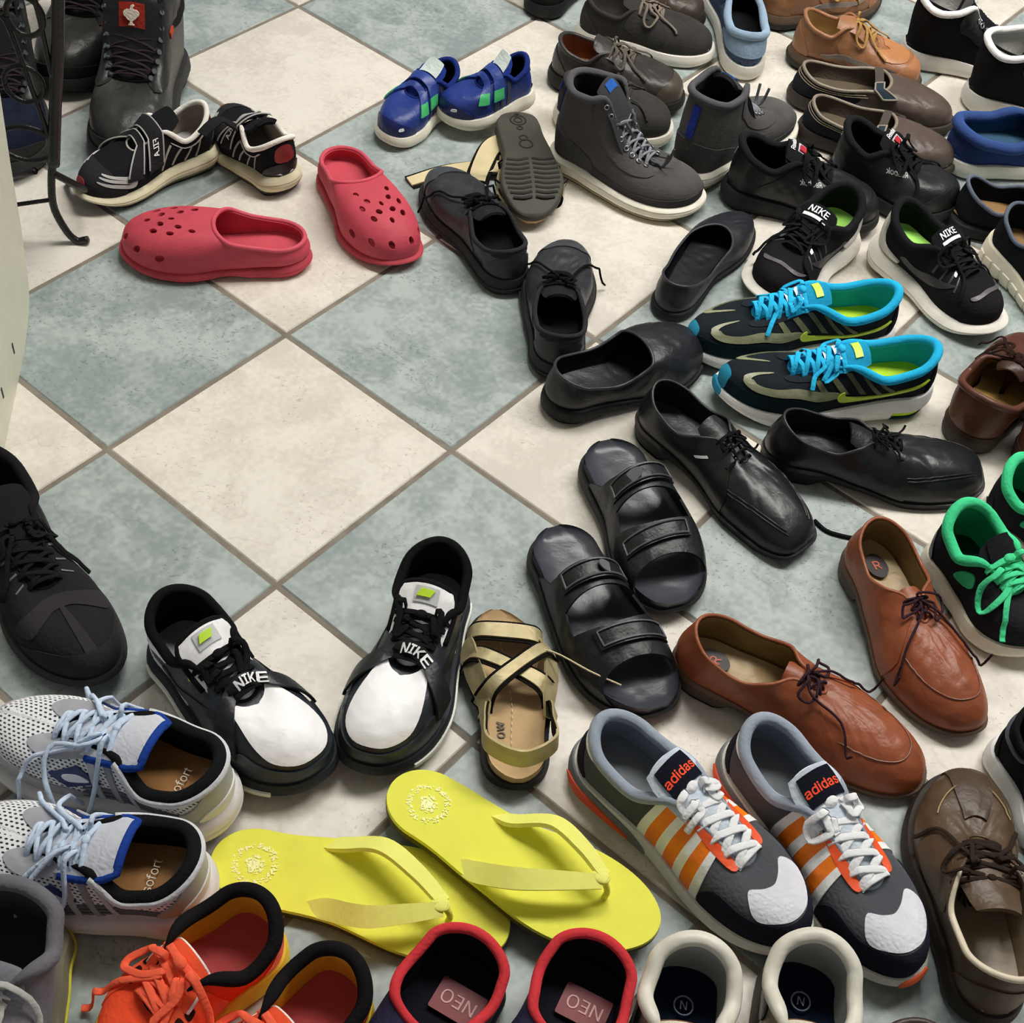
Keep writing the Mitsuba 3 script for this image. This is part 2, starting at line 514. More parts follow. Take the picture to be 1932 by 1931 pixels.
    def tongue_N(self, v, w):
        e = .01
        n = np.cross(self.tongue_P(v - e, w) - self.tongue_P(v + e, w), self.tongue_P(v, w - e) - self.tongue_P(v, w + e))
        n *= np.where(n[..., 2:] < 0, -1, 1)
        return n / (np.linalg.norm(n, axis=-1, keepdims=True) + 1e-12)

    def build_tongue(self, mat, color, u1=0.34, z_top=0.098, w_top=0.028, th=0.005, part='tongue', lift=0.003, edge=None, **g):
        u0 = self.open[1] + 0.02
        r = self._rim
        uc = self.throat
        zs = [float(r(self.open[1])) - 0.006, float(r(u0 + (u1 - u0) * .35)) + lift, float(r(u0 + (u1 - u0) * .7)) + lift + .003, z_top]
        w0 = float(self._half(self.open[1])) + .004
        self.tongue = dict(u0=u0, u1=u1, z=zs, w=[w0, max(w0, float(self._half(uc)) + .003), w_top, w_top * .93], **g)
        v, w = np.meshgrid(np.linspace(0, 1, 22), np.linspace(-1, 1, 11), indexing='ij')
        P = self.tongue_P(v, w)
        P = P[:, ::-1]
        N = self.tongue_N(v, w)[:, ::-1]
        m = sheet(P, th, N)
        m = (m[0], m[1][:, ::-1] if m[1].shape[1] == 4 else m[1])
        k = self.add(part, m, mat, color, angle=60)
        if edge:
            p = np.concatenate([self.tongue_P(np.linspace(.45, 1, 12), np.full(12, 1.0)), self.tongue_P(np.full(9, 1.0), np.linspace(.8, -.8, 9)), self.tongue_P(np.linspace(1, .45, 12), np.full(12, -1.0))])
            add(f'{k}__trim', tube(p - [0, 0, th / 2], edge[0], 8), edge[1], edge[2], M=self.M, angle=True)
        return k

    def on_tongue(self, part, poly_or_text, v0, w0, mat, color, height=0.01, angle=0, h=0.0008, parent=None, bold=True, flip=False, **k):
        """A label or lettering on the tongue; reads from the toe's side (flip: from the heel's)."""
        if isinstance(poly_or_text, str):
            vv, f = text(poly_or_text, height, bold)
        else:
            vv, f = gridded(Polygon(poly_or_text), 0.006, -0.0004, h)
        a = math.radians(angle + (180 if flip else 0))
        x, y = vv[:, 0] * math.cos(a) - vv[:, 1] * math.sin(a), vv[:, 0] * math.sin(a) + vv[:, 1] * math.cos(a)
        e = .01
        mv = np.linalg.norm(self.tongue_P(v0 + e, w0) - self.tongue_P(v0 - e, w0)) / (2 * e)
        mw = np.linalg.norm(self.tongue_P(v0, w0 + e) - self.tongue_P(v0, w0 - e)) / (2 * e)
        vs, ws = v0 + y / mv, w0 + x / mw
        P = self.tongue_P(vs, ws) + self.tongue_N(vs, ws) * (vv[:, 2] + (0.0006 if isinstance(poly_or_text, str) else 0) + h * 0.5)[:, None]
        key = f'{self.key}__{part}' if parent is None else f'{parent}__{part}'
        return add(key, (P, f), mat, color, M=self.M, angle=30, var=0)

    def eye(self, u, side, off=0.006, lift=0.002):
        """An eyelet's place beside the slot, at rim position u."""
        s = self.q_top(u)
        s = s if side > 0 else 2 - s
        P = self.top(s)[0]
        n = np.array([0, side, 0.0])
        d = max(0.02, min(.5, off / (np.linalg.norm(self.S(s, 1.0) - self.S(s, .8)) / .2)))
        return self.S(s, 1 - d) + self.N(s, 1 - d) * lift

    def build_laces(self, mat, color, us, r=0.003, flat=0.0012, bow=True, arch=0.004, spread=1.0, part='lace', bar=True, ends=1.0, seed=0, off=0.006, loops=1.0, straight=False, knot=None, tip=None):
        rg = np.random.default_rng(seed + 11)
        E = {(i, s): self.eye(u, s, off) for i, u in enumerate(us) for s in (1, -1)}
        ms = []

        def over(a, b, lift):
            mid = (a + b) / 2 + [0, 0, lift]
            p = curve([a - [0, 0, .002], a * .8 + b * .2 + [0, 0, lift * .8], mid, a * .2 + b * .8 + [0, 0, lift * .8], b - [0, 0, .002]], 14)
            return tube(p, r, 8, flat=flat)
        n = len(us)
        if bar:
            ms.append(over(E[0, 1], E[0, -1], arch))
        for i in range(n - 1):
            if straight:
                ms.append(over(E[i + 1, 1], E[i + 1, -1], arch))
            else:
                ms.append(over(E[i, 1], E[i + 1, -1], arch + .0012))
                ms.append(over(E[i, -1], E[i + 1, 1], arch))
        if bow:
            K = (E[n - 1, 1] + E[n - 1, -1]) / 2 + [0.004, 0, arch + .005]
            if knot is not None:
                K = np.array(knot)
            ms.append(over(E[n - 1, 1], K, .002))
            ms.append(over(E[n - 1, -1], K, .002))
            kn = trimesh.creation.icosphere(2, r * 1.45)
            ms.append((np.array(kn.vertices) * [1, 1.3, .8] + K, np.array(kn.faces)))
            for sg in (1, -1):
                j = rg.normal(0, .004, (8, 2))
                if loops:
                    pl = np.array([[0, 0], [.006, .018], [.004, .036], [.020, .046], [.034, .038], [.030, .022], [.012, .008], [0, 0]]) * spread * loops
                    pl[:, 1] *= sg
                    pl[1:-1] += j[1:-1]
                    ms.append(tube(self.drape(pl + K[:2], [.004, .013, .012, .006, .005, .007, .007, .003], K[2]), r, 8, flat=flat))
                if ends:
                    pe = np.array([[0, 0], [.016, .010], [.034, .022], [.050, .034], [.062, .052]]) * ends
                    pe[:, 1] *= sg
                    pe[1:] += rg.normal(0, .005, (4, 2))
                    q = self.drape(pe + K[:2], [.005, .008, .005, .003, .003], K[2])
                    ms.append(tube(q, r * .9, 8, flat=flat))
        return self.add(part, join(*ms), mat, color, angle=True, var=0.06)

    def height(self, xy):
        d, i = self.tree.query(np.asarray(xy), k=4)
        z = self.vtop[i][..., 2].max(-1)
        out = d[..., 0] > 0.012
        return np.where(out, 0.004, z)

    def drape(self, xy, lifts, z0, n=30):
        xy = curve(np.asarray(xy, float), n)
        l = np.interp(np.linspace(0, 1, n), np.linspace(0, 1, len(lifts)), lifts)
        z = self.height(xy)
        for _ in range(3):
            z = np.maximum(z, (np.roll(z, 1) + z + np.roll(z, -1)) / 3)
        z = z + l
        z[0] = z0
        return np.column_stack([xy, z])

    def strap(self, part, q0, q1, t0, mat, color, t1=None, lift=0.003, crown=0.006, th=0.003, right=True, left=True, n=34, skew=0.0, end=None, **k):
        """A band from the left side over the instep to the right: the part of the upper between s = q0 and q1, lifted, and bridged over the opening."""
        t1 = t0 if t1 is None else t1
        b = np.linspace(0, 1, 8)
        rows = []
        for bb in b:
            row = []
            qa, qb = q0 + (q1 - q0) * bb, q0 + (q1 - q0) * bb + skew
            tl = np.linspace(t0, 1.0, 12)
            if left:
                row.append(self.S(qa, tl) + self.N(qa, tl) * lift)
            A, B = self.S(qa, 1.0) + self.N(qa, .98) * lift, self.S(2 - qb, 1.0) + self.N(2 - qb, .98) * lift
            m = np.linspace(0, 1, 10)[1:-1, None]
            row.append(A * (1 - m) + B * m + np.array([0, 0, 1]) * crown * 4 * m * (1 - m))
            tr = np.linspace(1.0, t1, 12)
            if right:
                row.append(self.S(2 - qb, tr) + self.N(2 - qb, tr) * lift)
            rows.append(np.concatenate(row))
        P = np.stack(rows, 0)
        self._strap = P
        d = np.gradient(P, axis=1)
        c = np.gradient(P, axis=0)
        N = np.cross(c, d)
        N /= np.linalg.norm(N, axis=-1, keepdims=True) + 1e-12
        if N[4, 15, 2] < 0:
            P = P[::-1]
            self._strap = P
        return self.add(part, sheet(P, th), mat, color, angle=40, **k)


def on_grid(P, v, f, i0, j0, angle=0, lift=0.0012):
    """Lettering (flat, metres) laid on a grid of points P (n, m, 3) around its fractional place (i0, j0); +x along the second axis."""
    n, m = P.shape[:2]
    from scipy.ndimage import map_coordinates
    def ev(i, j):
        return np.stack([map_coordinates(P[..., k], [i, j], order=1, mode='nearest') for k in range(3)], -1)
    i0, j0 = i0 * (n - 1), j0 * (m - 1)
    A = np.array([i0]), np.array([j0])
    di = (ev(A[0] + .5, A[1]) - ev(A[0] - .5, A[1]))[0]
    dj = (ev(A[0], A[1] + .5) - ev(A[0], A[1] - .5))[0]
    a = math.radians(angle)
    x, y = v[:, 0] * math.cos(a) - v[:, 1] * math.sin(a), v[:, 0] * math.sin(a) + v[:, 1] * math.cos(a)
    ej = dj / np.linalg.norm(dj)
    ei = di - ej * (di @ ej)
    ei /= np.linalg.norm(ei)
    N = np.cross(ej, ei)
    if N[2] < 0:
        N = -N
    Q = ev(i0 + y / np.linalg.norm(di), j0 + x / np.linalg.norm(dj))
    return Q + N * (lift + v[:, 2])[:, None], f


def ribbon(path, width, th, n=40, normal=None, taper=None):
    """A flat band along a smooth path; its width lies square to the path and to the normal (default: outward from the path's middle)."""
    p = curve(path, n)
    t = np.gradient(p, axis=0)
    t /= np.linalg.norm(t, axis=1, keepdims=True)
    if normal is None:
        c = (p[0] + p[-1]) / 2 - [0, 0, .03]
        nn = p - c
    else:
        nn = np.broadcast_to(np.asarray(normal, float), p.shape)
    nn = nn - t * (nn * t).sum(1, keepdims=True)
    nn /= np.linalg.norm(nn, axis=1, keepdims=True)
    w = np.cross(nn, t)
    wd = np.broadcast_to(np.asarray(width if taper is None else np.interp(np.linspace(0, 1, n), np.linspace(0, 1, len(taper)), taper), float), (n,))
    j = np.linspace(-.5, .5, 6)
    P = p[:, None] + w[:, None] * (wd[:, None] * j)[..., None]
    m = sheet(P, th, np.broadcast_to(nn[:, None], P.shape))
    return (m[0], m[1][:, ::-1]), P


def shoe(name, label, at, soles=(), upper=None, lining=None, insole=None, collar=None, tongue=None, laces=None, cat='shoe', group=None, **geom):
    """The common order of building: soles [(part, f0, f1, material, colour, offset)], upper, lining, insole (material, colour), collar (radius, material, colour, radius along the slot),
    tongue (material, colour, options), laces (colour, eyelet places, options)."""
    s = Shoe(name, label, at, cat, group, **geom)
    for part, f0, f1, mat, col, off in soles:
        s.build_sole(part, f0, f1, mat, col, off=off, rows=5)
    if upper:
        s.build_upper(*upper[:2], **(upper[2] if len(upper) > 2 else {}))
    if lining:
        s.build_lining(*lining)
    if insole:
        s.build_insole(*insole)
    if collar:
        s.build_collar(collar[0], collar[1], collar[2], r_slot=collar[3] if len(collar) > 3 else None, part='collar' if collar[0] > .003 else 'collar_trim')
    if tongue:
        s.build_tongue(tongue[0], tongue[1], **tongue[2])
    if laces:
        s.build_laces('cloth', laces[0], laces[1], **laces[2])
    return s

# ------------------------------------------------------------------ the room: floor, ceiling and its lamps, the white board at the left
GY, GX0, GY0 = -0.596350, -0.504123, 1.096358
GA, GB = np.array([math.cos(GY), math.sin(GY)]), np.array([-math.sin(GY), math.cos(GY)])


def c_cream(p, n, uv):
    a = mikit.fbm(p.x * 9, p.y * 9, 3.0, 4)
    v = mikit.fbm(p.x * 26 + 3 * a, p.y * 26 - 2 * a, 1.0, 3)
    vein = mikit.smoothstep(0.03, 0.0, dr.abs(v - 0.5)) * mikit.smoothstep(0.60, 0.80, mikit.noise(p.x * 24, p.y * 24, 9.0))
    speck = mikit.smoothstep(0.84, 0.92, mikit.noise(p.x * 260, p.y * 420, 5.0)) * mikit.smoothstep(0.5, 0.7, mikit.noise(p.x * 20, p.y * 20, 2.0))
    c = mikit.mix((0.585, 0.545, 0.475), (0.715, 0.675, 0.60), mikit.smoothstep(0.3, 0.7, 0.46 * a + 0.37 * v + 0.17 * mikit.noise(p.x * 190, p.y * 190, 2.0)))
    return mikit.mix(c, (0.36, 0.33, 0.28), 0.22 * vein + 0.5 * speck)


def c_blue(p, n, uv):
    a = mikit.fbm(p.x * 10, p.y * 10, 7.0, 4)
    v = mikit.fbm(p.x * 30 + 4 * a, p.y * 30 - 3 * a, 4.0, 3)
    vein = mikit.smoothstep(0.03, 0.0, dr.abs(v - 0.47)) * mikit.smoothstep(0.58, 0.80, mikit.noise(p.x * 22, p.y * 22, 1.0))
    speck = mikit.smoothstep(0.80, 0.90, mikit.noise(p.x * 300, p.y * 420, 8.0)) * mikit.smoothstep(0.5, 0.7, mikit.noise(p.x * 16, p.y * 16, 6.0))
    c = mikit.mix((0.225, 0.272, 0.265), (0.40, 0.450, 0.430), mikit.smoothstep(0.28, 0.72, 0.44 * a + 0.39 * v + 0.17 * mikit.noise(p.x * 180, p.y * 180, 6.0)))
    return mikit.mix(c, (0.11, 0.14, 0.13), 0.26 * vein + 0.5 * speck)


def c_grout(p, n, uv):
    return mikit.mix((0.17, 0.145, 0.115), (0.27, 0.24, 0.20), mikit.fbm(p.x * 60, p.y * 60, 0.0, 3))


def b_tile(p, n, uv):
    return mikit.fbm(p.x * 45, p.y * 45, 0.0, 3) * 0.0014


bsdf('tile_cream', 0.42, 0.45, b_tile, 0.8, color=mikit.proc(c_cream))
bsdf('tile_blue', 0.42, 0.45, b_tile, 0.8, color=mikit.proc(c_blue))
bsdf('grout', 0.9, 0.1, color=mikit.proc(c_grout))


def plank(x0, y0, x1, y1, z0, z1):
    b = trimesh.creation.box(bounds=[[x0, y0, z0], [x1, y1, z1]])
    return np.array(b.vertices), np.array(b.faces)


scene['paint'] = {'type': 'twosided', 'inner': {'type': 'diffuse', 'reflectance': {'type': 'rgb', 'value': [0.78, 0.78, 0.76]}}}
add('floor', plank(-4, -2, 4.5, 6, -0.05, -0.0018), 'grout', '#808080', var=0)
labels['floor'] = {'kind': 'structure', 'label': 'tiled floor with brown grout between cream and blue grey tiles'}


def tile_mesh(i, j, g=0.0036, bev=0.0014):
    c0 = np.array([[i, j], [i + 1, j], [i + 1, j + 1], [i, j + 1]], float) * TILE
    mid = c0.mean(0)
    r = np.random.default_rng(1000 + i * 53 + j)
    rings = []
    for inset, z in ((g - .0003, -0.004), (g, -bev), (g + bev, 0.0)):
        rings.append(np.column_stack([c0 + np.sign(mid - c0) * inset, np.full(4, z)]))
    v = np.vstack(rings)
    f = [[4 * k + a, 4 * k + (a + 1) % 4, 4 * k + 4 + (a + 1) % 4, 4 * k + 4 + a] for k in range(2) for a in range(4)] + [[8, 9, 10, 11]]
    v[:, 2] += r.uniform(-.0003, .0002)
    w = np.column_stack([v[:, :1] * GA + v[:, 1:2] * GB + [GX0, GY0], v[:, 2]])
    return w, np.array(f)


n_tile = 0
for i in range(-8, 13):
    for j in range(-6, 13):
        m = tile_mesh(i, j)
        cx, cy = m[0][:, :2].mean(0)
        if -1.75 < cx < 2.3 and 0.25 < cy < 3.6 and abs(cx) < 0.55 + 0.62 * cy:
            add('floor__tile' + (f'_{n_tile:03d}' if n_tile else ''), m, 'tile_cream' if (i + j) % 2 == 0 else 'tile_blue', '#808080', var=0, angle=5)
            n_tile += 1

scene['ceiling'] = mikit.ply(plank(-4, -2, 4.5, 6, 2.75, 2.85), 'paint')
labels['ceiling'] = {'kind': 'structure', 'label': 'plain white ceiling over the floor'}
for k, (lx, ly) in enumerate(LAMPS):
    key = thing('ceiling_lamp', f'white fluorescent ceiling panel lamp, the {"left" if k == 0 else "right"} one', 'lamp', 'ceiling lamps')
    fr = join(plank(lx - .64, ly - .34, lx + .64, ly - .30, 2.70, 2.75), plank(lx - .64, ly + .30, lx + .64, ly + .34, 2.70, 2.75),
              plank(lx - .64, ly - .30, lx - .60, ly + .30, 2.70, 2.75), plank(lx + .60, ly - .30, lx + .64, ly + .30, 2.70, 2.75))
    add(f'{key}__frame', fr, 'smooth', '#e8e8e8', var=0)
    q = np.array([[lx - .6, ly - .3, 2.715], [lx - .6, ly + .3, 2.715], [lx + .6, ly + .3, 2.715], [lx + .6, ly - .3, 2.715]])
    scene[f'{key}__diffuser'] = {**mikit.ply((q, np.array([[0, 1, 2, 3]])), 'paint'), 'emitter': {'type': 'area', 'radiance': {'type': 'rgb', 'value': [LAMP_RADIANCE, LAMP_RADIANCE * .97, LAMP_RADIANCE * .92]}}}

# ------------------------------------------------------------------ shoes
RUN = dict(sole=[(0, .034), (.3, .029), (.6, .021), (.8, .021), (1, .032)], ground=[(0, .007), (.09, 0), (.74, 0), (1, .020)])
FLAT = dict(sole=[(0, .028), (.3, .026), (.6, .022), (.8, .023), (1, .028)], ground=[(0, .003), (.06, 0), (.8, 0), (1, .010)])
DRESS = dict(sole=[(0, .030), (.25, .029), (.45, .020), (.65, .011), (.85, .011), (1, .018)],
             ground=[(0, .001), (.02, 0), (.235, 0), (.25, .015), (.36, .014), (.5, .008), (.63, 0), (.85, 0), (1, .009)], ground_sharp=True,
             inset=.0015, tuck=.001, sole_bulge=.0015)


def striped_runner(label, at, medial, seed, loops=.5):
    s = Shoe('striped_running_shoe', label, at, 'shoe', medial=medial, w=.107, heel=.077, waist=.086, toe_a=.044, **RUN,
             open=(.05, .72), throat=.43, rim=[(.05, .090), (.15, .078), (.28, .072), (.43, .088), (.54, .082), (.72, .064)], half=[(0, .027), (.15, .032), (.30, .034), (.43, .022), (.55, .017), (.72, .013)])
    s.build_sole('outsole', 0, .22, 'rubber', '#d9d3c4')
    s.build_sole('midsole', .2, 1, 'rubber', '#e4e3da', rows=6)
    s.patch('midsole_wedge', [(1.56, .35), (1.75, .32), (2.0, .3), (2.25, .32), (2.44, .35), (2.4, .8), (2.2, .95), (2.0, .96), (1.8, .95), (1.6, .8)], 'rubber', '#73787c', on='sole', h=.002)
    s.patch('midsole_insert', [(1.60, .5), (1.68, .38), (1.82, .34), (1.87, .5), (1.82, .72), (1.70, .72)], 'rubber', '#ee5a33', on='sole', h=.0036, both=True)
    s.patch('toe_bumper', [(.93, .1), (1.07, .1), (1.06, .9), (.94, .9)], 'rubber', '#ef6a3a', on='sole', h=.0015)
    s.build_upper('cloth', '#505257')
    s.build_lining('cloth', '#7f8894')
    s.build_insole('cloth', '#7b7f84')
    s.build_collar(.0065, 'cloth', '#97a1ad', r_slot=.0022)
    s.patch('toe_guard', [(.60, .02), (.70, .0), (1.0, -.02), (1.30, .0), (1.40, .02), (1.37, .36), (1.26, .30), (1.16, .32), (1.0, .34), (.84, .32), (.74, .30), (.63, .36)], 'suede', '#262430')
    s.patch('toe_panel', [(.775, .33), (.86, .35), (1.0, .37), (1.14, .35), (1.225, .33), (1.25, .50), (1.235, .70), (1.12, .74), (1, .74), (.88, .74), (.765, .70), (.75, .50)], 'cloth', '#dfe1e8', h=.0010)
    for i in range(4):
        a = .412 + .056 * i
        s.patch('white_stripe', [(a - .006, .02), (a + .017, .02), (a + .013, .88), (a - .010, .88)], 'leather', '#f1f1ee', smooth=False, both=True, h=.0018)
        if i < 3:
            s.patch('orange_stripe', [(a + .015, .02), (a + .052, .02), (a + .048, .88), (a + .011, .88)], 'leather', '#f98017', smooth=False, both=True, h=.0014)
    s.patch('heel_counter', [(-.20, .0), (0, -.02), (.20, .0), (.17, .35), (.09, .62), (0, .70), (-.09, .62), (-.17, .35)], 'suede', '#27242c')
    s.patch('heel_tab', [(-.13, .70), (0, .66), (.13, .70), (.20, .86), (.14, .96), (0, .97), (-.14, .96), (-.20, .86)], 'leather', '#e9eaee', h=.0024)
    s.patch('eyestay', [(.50, .88), (.56, .80), (.66, .80), (.70, .92), (.62, .97), (.52, .97)], 'leather', '#ee5b2d', both=True, h=.0022)
    s.build_tongue('cloth', '#ccd7e2', u1=.31, z_top=.110, w_top=.030, th=.007, curl=.012)
    k = s.on_tongue('tongue_label', [(-.021, -.017), (.021, -.017), (.021, .015), (-.021, .015)], .86, 0, 'cloth', '#14141f', h=.0014)
    s.on_tongue('lettering', 'adidas', .85, 0, 'smooth', '#ff4f2b', height=.0095, parent=k, h=.0022)
    s.build_laces('cloth', '#e6e7e8', [.69, .64, .585, .53, .475, .42], r=.0042, seed=seed, arch=.006, spread=1.0, loops=loops, ends=.42)
    return s


striped_runner('grey running shoe with orange side stripes, left of its pair beside the yellow flip-flop', (0.1072, 0.7608, -37.0, 0.2961), -1, 1)
striped_runner('grey running shoe with orange side stripes, right of its pair beside the brown lace-up', (0.2685, 0.7888, -51.4, 0.2916), -1, 5, loops=.7)


def tan_derby(label, at, medial, seed):
    s = Shoe('brown_derby_shoe', label, at, 'shoe', medial=medial, w=.106, toe_p=2.5, toe_r=.34, tip=.86, **DRESS, open=(.045, .56), throat=.42, crease=(.0022, .62, .84, 19),
             rim=[(.045, .086), (.15, .074), (.28, .066), (.42, .078), (.50, .074), (.56, .067)],
             half=[(0, .026), (.14, .032), (.28, .035), (.38, .029), (.44, .012), (.50, .007), (.56, .006)], toe_a=.032, thick=.0028)
    s.build_sole('heel_and_sole', 0, .75, 'rubber', '#4a4037', rows=4)
    s.build_sole('welt', .75, 1.0, 'rubber', '#5d4a3c', off=.0015, rows=2)
    s.build_upper('leather', '#8c4a2c', var=.18, freq=25)
    s.build_lining('leather', '#80693f')
    s.build_insole('leather', '#a38a60')
    s.build_collar(.0022, 'leather', '#8e5031')
    s.patch('quarter', [(.60, .02), (.64, .4), (.62, .97), (.45, .99), (.2, .985), (0, .985), (-.2, .985), (-.45, .99), (-.62, .97), (-.64, .4), (-.60, .02), (-.3, .01), (0, .0), (.3, .01)], 'leather', '#8a4829', smooth=False, h=.0016, var=.18, freq=25)
    seam = np.linspace(.66, 1.34, 40)
    s.add('apron_seam', tube(s.S(seam, .40 + .10 * ((seam - 1) / .34) ** 2) + s.N(seam, .42) * .0003, .0012, 6), 'leather', '#6d3820')
    s.build_tongue('leather', '#8a4a2d', u1=.40, z_top=.078, w_top=.018, th=.003, lift=-.002)
    s.build_laces('cloth', '#35222a', [.53, .49, .45], r=.0016, flat=.0014, seed=seed, arch=.003, spread=.55, loops=1, ends=1.2, bar=False)
    x0 = .045
    lab = [(-.016, -.012), (.016, -.012), (.016, .012), (-.016, .012)]
    v, f = gridded(Polygon(curve([(-.018, 0), (-.010, .011), (.008, .012), (.018, 0), (.010, -.011), (-.008, -.012)], 30, True)), .01, 0, .0008)
    y0 = s.insole_z(x0)
    k = s.add('insole_emblem', (v + [x0, 0, y0 + .0035], f), 'smooth', '#1c0e0c', var=0)
    v, f = text('R', .012)
    R = np.column_stack([-v[:, 1], v[:, 0], v[:, 2]])
    add(f'{k}__letter', (R + [x0, 0, y0 + .0045], f), 'smooth', '#a8492e', M=s.M, var=0)
    return s


tan_derby('chestnut brown lace-up shoe with its toe pointing down beside the green lined sneaker', (0.4207, 1.095, -67.1, 0.2703), 1, 3)
tan_derby('chestnut brown lace-up shoe lying behind the striped running shoes, gold print on its lining', (0.2038, 0.9001, -22.0, 0.2964), -1, 4)


def flip_flop(label, at, medial, **k):
    s = Shoe('flip_flop', label, at, 'flip-flop', 'yellow flip-flops', medial=medial, w=.108, heel=.076, waist=.086, toe_p=2.2, toe_r=.26, sole=[(0, .017), (.3, .016), (.7, .014), (1, .016)],
             ground=[(0, .002), (.1, 0), (.8, 0), (1, .004)], sole_bulge=.0008, tuck=.001, **k)
    s.build_sole('sole', 0, .72, 'rubber', '#4a4320', rows=4)
    s.build_sole('footbed', .72, 1.0, 'rubber', '#e6e64e', rows=3, var=.05)
    L = s.L
    ti = np.array([.80 * L, s._c(.8) + s.medial * .010, .016])
    for sg in (1, -1):
        e = np.array([.40 * L, s._c(.40) + sg * (s.W(.40) - .010), .0155])
        pk = ti + [-.006, sg * .004, .030]
        path = [e - [.024, 0, .005], e + [-.010, sg * .002, .001], e + [.006, sg * .003, .008], e * .62 + pk * .38 + [0, sg * .016, .018], e * .28 + pk * .72 + [0, sg * .010, .012], pk]
        nn = np.array([-.1, sg * .45, 1.0])
        m, P = ribbon(path, .02, .0045, 30, normal=nn, taper=[.005, .016, .021, .021, .018, .014])
        s.add('strap', m, 'rubber', '#eeed78', var=.04)
    s.add('toe_post', tube(curve([ti + [0, 0, -.004], ti + [.001, 0, .012], ti + [-.007, 0, .030]], 10), [.0032] * 9 + [.006], 10), 'rubber', '#dfdd5a', var=0)
    pk = trimesh.creation.icosphere(2, .0082)
    s.add('strap_joint', (np.array(pk.vertices) * [1.15, .9, .30] + ti + [-.009, 0, .0305], np.array(pk.faces)), 'rubber', '#eeed78', var=0)
    a = np.linspace(0, 2 * np.pi, 64)
    c0 = np.array([.145 * L, s._c(.145), .0172])
    dots = []
    r = np.random.default_rng(5)
    for _ in range(420):
        t, q = r.uniform(0, 2 * np.pi), r.choice([r.uniform(.0, .010), r.uniform(.0165, .0225)])
        if q > .012 and abs(math.sin(t * 9)) < .12:
            continue
        b = trimesh.creation.cylinder(r.uniform(.0006, .0011), .0005, sections=6)
        dots.append((np.array(b.vertices) + c0 + [q * math.cos(t), q * math.sin(t), 0], np.array(b.faces)))
    k = s.add('heel_print', join(*dots), 'smooth', '#f4f3a8', var=0)
    labels[k] = {'label': 'round pale print on the heel', 'kind': 'stuff'}
    return s


flip_flop('yellow flip-flop with its toe beside the striped running shoe, heel overlapping the other', (-0.0814, 0.6786, -24.9, 0.2984), 1, z=.0165, roll=-3)
flip_flop('yellow flip-flop lying behind the orange shoes, heel beside the silver running shoe', (-0.242, 0.5827, -4.6, 0.2979), -1)


def clog(label, at, medial):
    s = Shoe('red_clog', label, at, 'clog', 'red rubber clogs', medial=medial, w=.102, heel=.074, waist=.074, toe_p=2.5, toe_r=.26, heel_r=.18, sole=[(0, .022), (.3, .020), (.6, .016), (.8, .016), (1, .020)],
             ground=[(0, .004), (.08, 0), (.28, 0), (.42, .005), (.55, 0), (.8, 0), (1, .012)], sole_bulge=.003, open=(.02, .50), throat=.5,
             rim=[(.02, .046), (.15, .047), (.28, .052), (.38, .060), (.46, .068), (.50, .070)], half=[(0, .034), (.15, .034), (.3, .035), (.42, .038), (.50, .036)],
             r_back=.16, r_front=.10, toe_a=.043, toe_k=.50, toe_d=.004, bulge=.007, inset=.0005, thick=.004, nt=20)
    s.build_sole('sole', 0, 1, 'rubber', '#b5404c', rows=7, steps=[(0, -.002), (.12, .001), (.45, .002), (.55, .001), (.6, .0016), (1, .0005)])
    sx, sy = s.L * 1.08, .085
    holes = []
    for ss, tt, r in [(1.0, .50, .0050), (.87, .52, .0050), (1.13, .52, .0050), (.935, .61, .0048), (1.065, .61, .0048), (.80, .62, .0048), (1.20, .62, .0048), (1.0, .70, .0046), (.86, .73, .0046), (1.14, .73, .0046), (.77, .80, .0044), (1.23, .80, .0044)]:
        if r < .002:
            continue
        e = 1e-3
        ms = np.linalg.norm(s.S(ss + e, tt) - s.S(ss - e, tt)) / (2 * e)
        mt = np.linalg.norm(s.S(ss, tt + e) - s.S(ss, tt - e)) / (2 * e)
        a = np.arange(12) * np.pi / 6
        holes.append(Polygon(np.column_stack([(ss + r * np.cos(a) / ms) * sx, (tt + r * np.sin(a) / mt) * sy])))
    for ss in (.70, .82, .94, 1.06, 1.18, 1.30):
        a = np.arange(12) * np.pi / 6
        holes.append(Polygon(np.column_stack([(ss + .020 * np.cos(a)) * sx, (.21 + .060 * np.sin(a)) * sy])))
    band = shapely.box(.0 * sx, 0, 2 * sx, sy)
    for h in holes:
        band = band.difference(h)
    v, f = gridded(band, .0075, -.0042, 0)
    P, f = s.lay(v, f, sx, sy)
    s.add('upper', (P, f), 'rubber', '#bd4553', angle=35, var=.10)
    s.tree = None
    s.build_insole('rubber', '#c44a58', inset=.004)
    s.build_collar(.0032, 'rubber', '#c95060', part='rim')
    return s


clog('red rubber clog with its toe to the left, below the black kids\' velcro sneakers', (-0.3354, 1.4984, -169.8, 0.2576), -1)
clog('red rubber clog standing with its toe toward the viewer, beside the worn black shoe', (-0.3426, 1.7186, -58.0, 0.2496), 1)

BLACK = '#17171a'


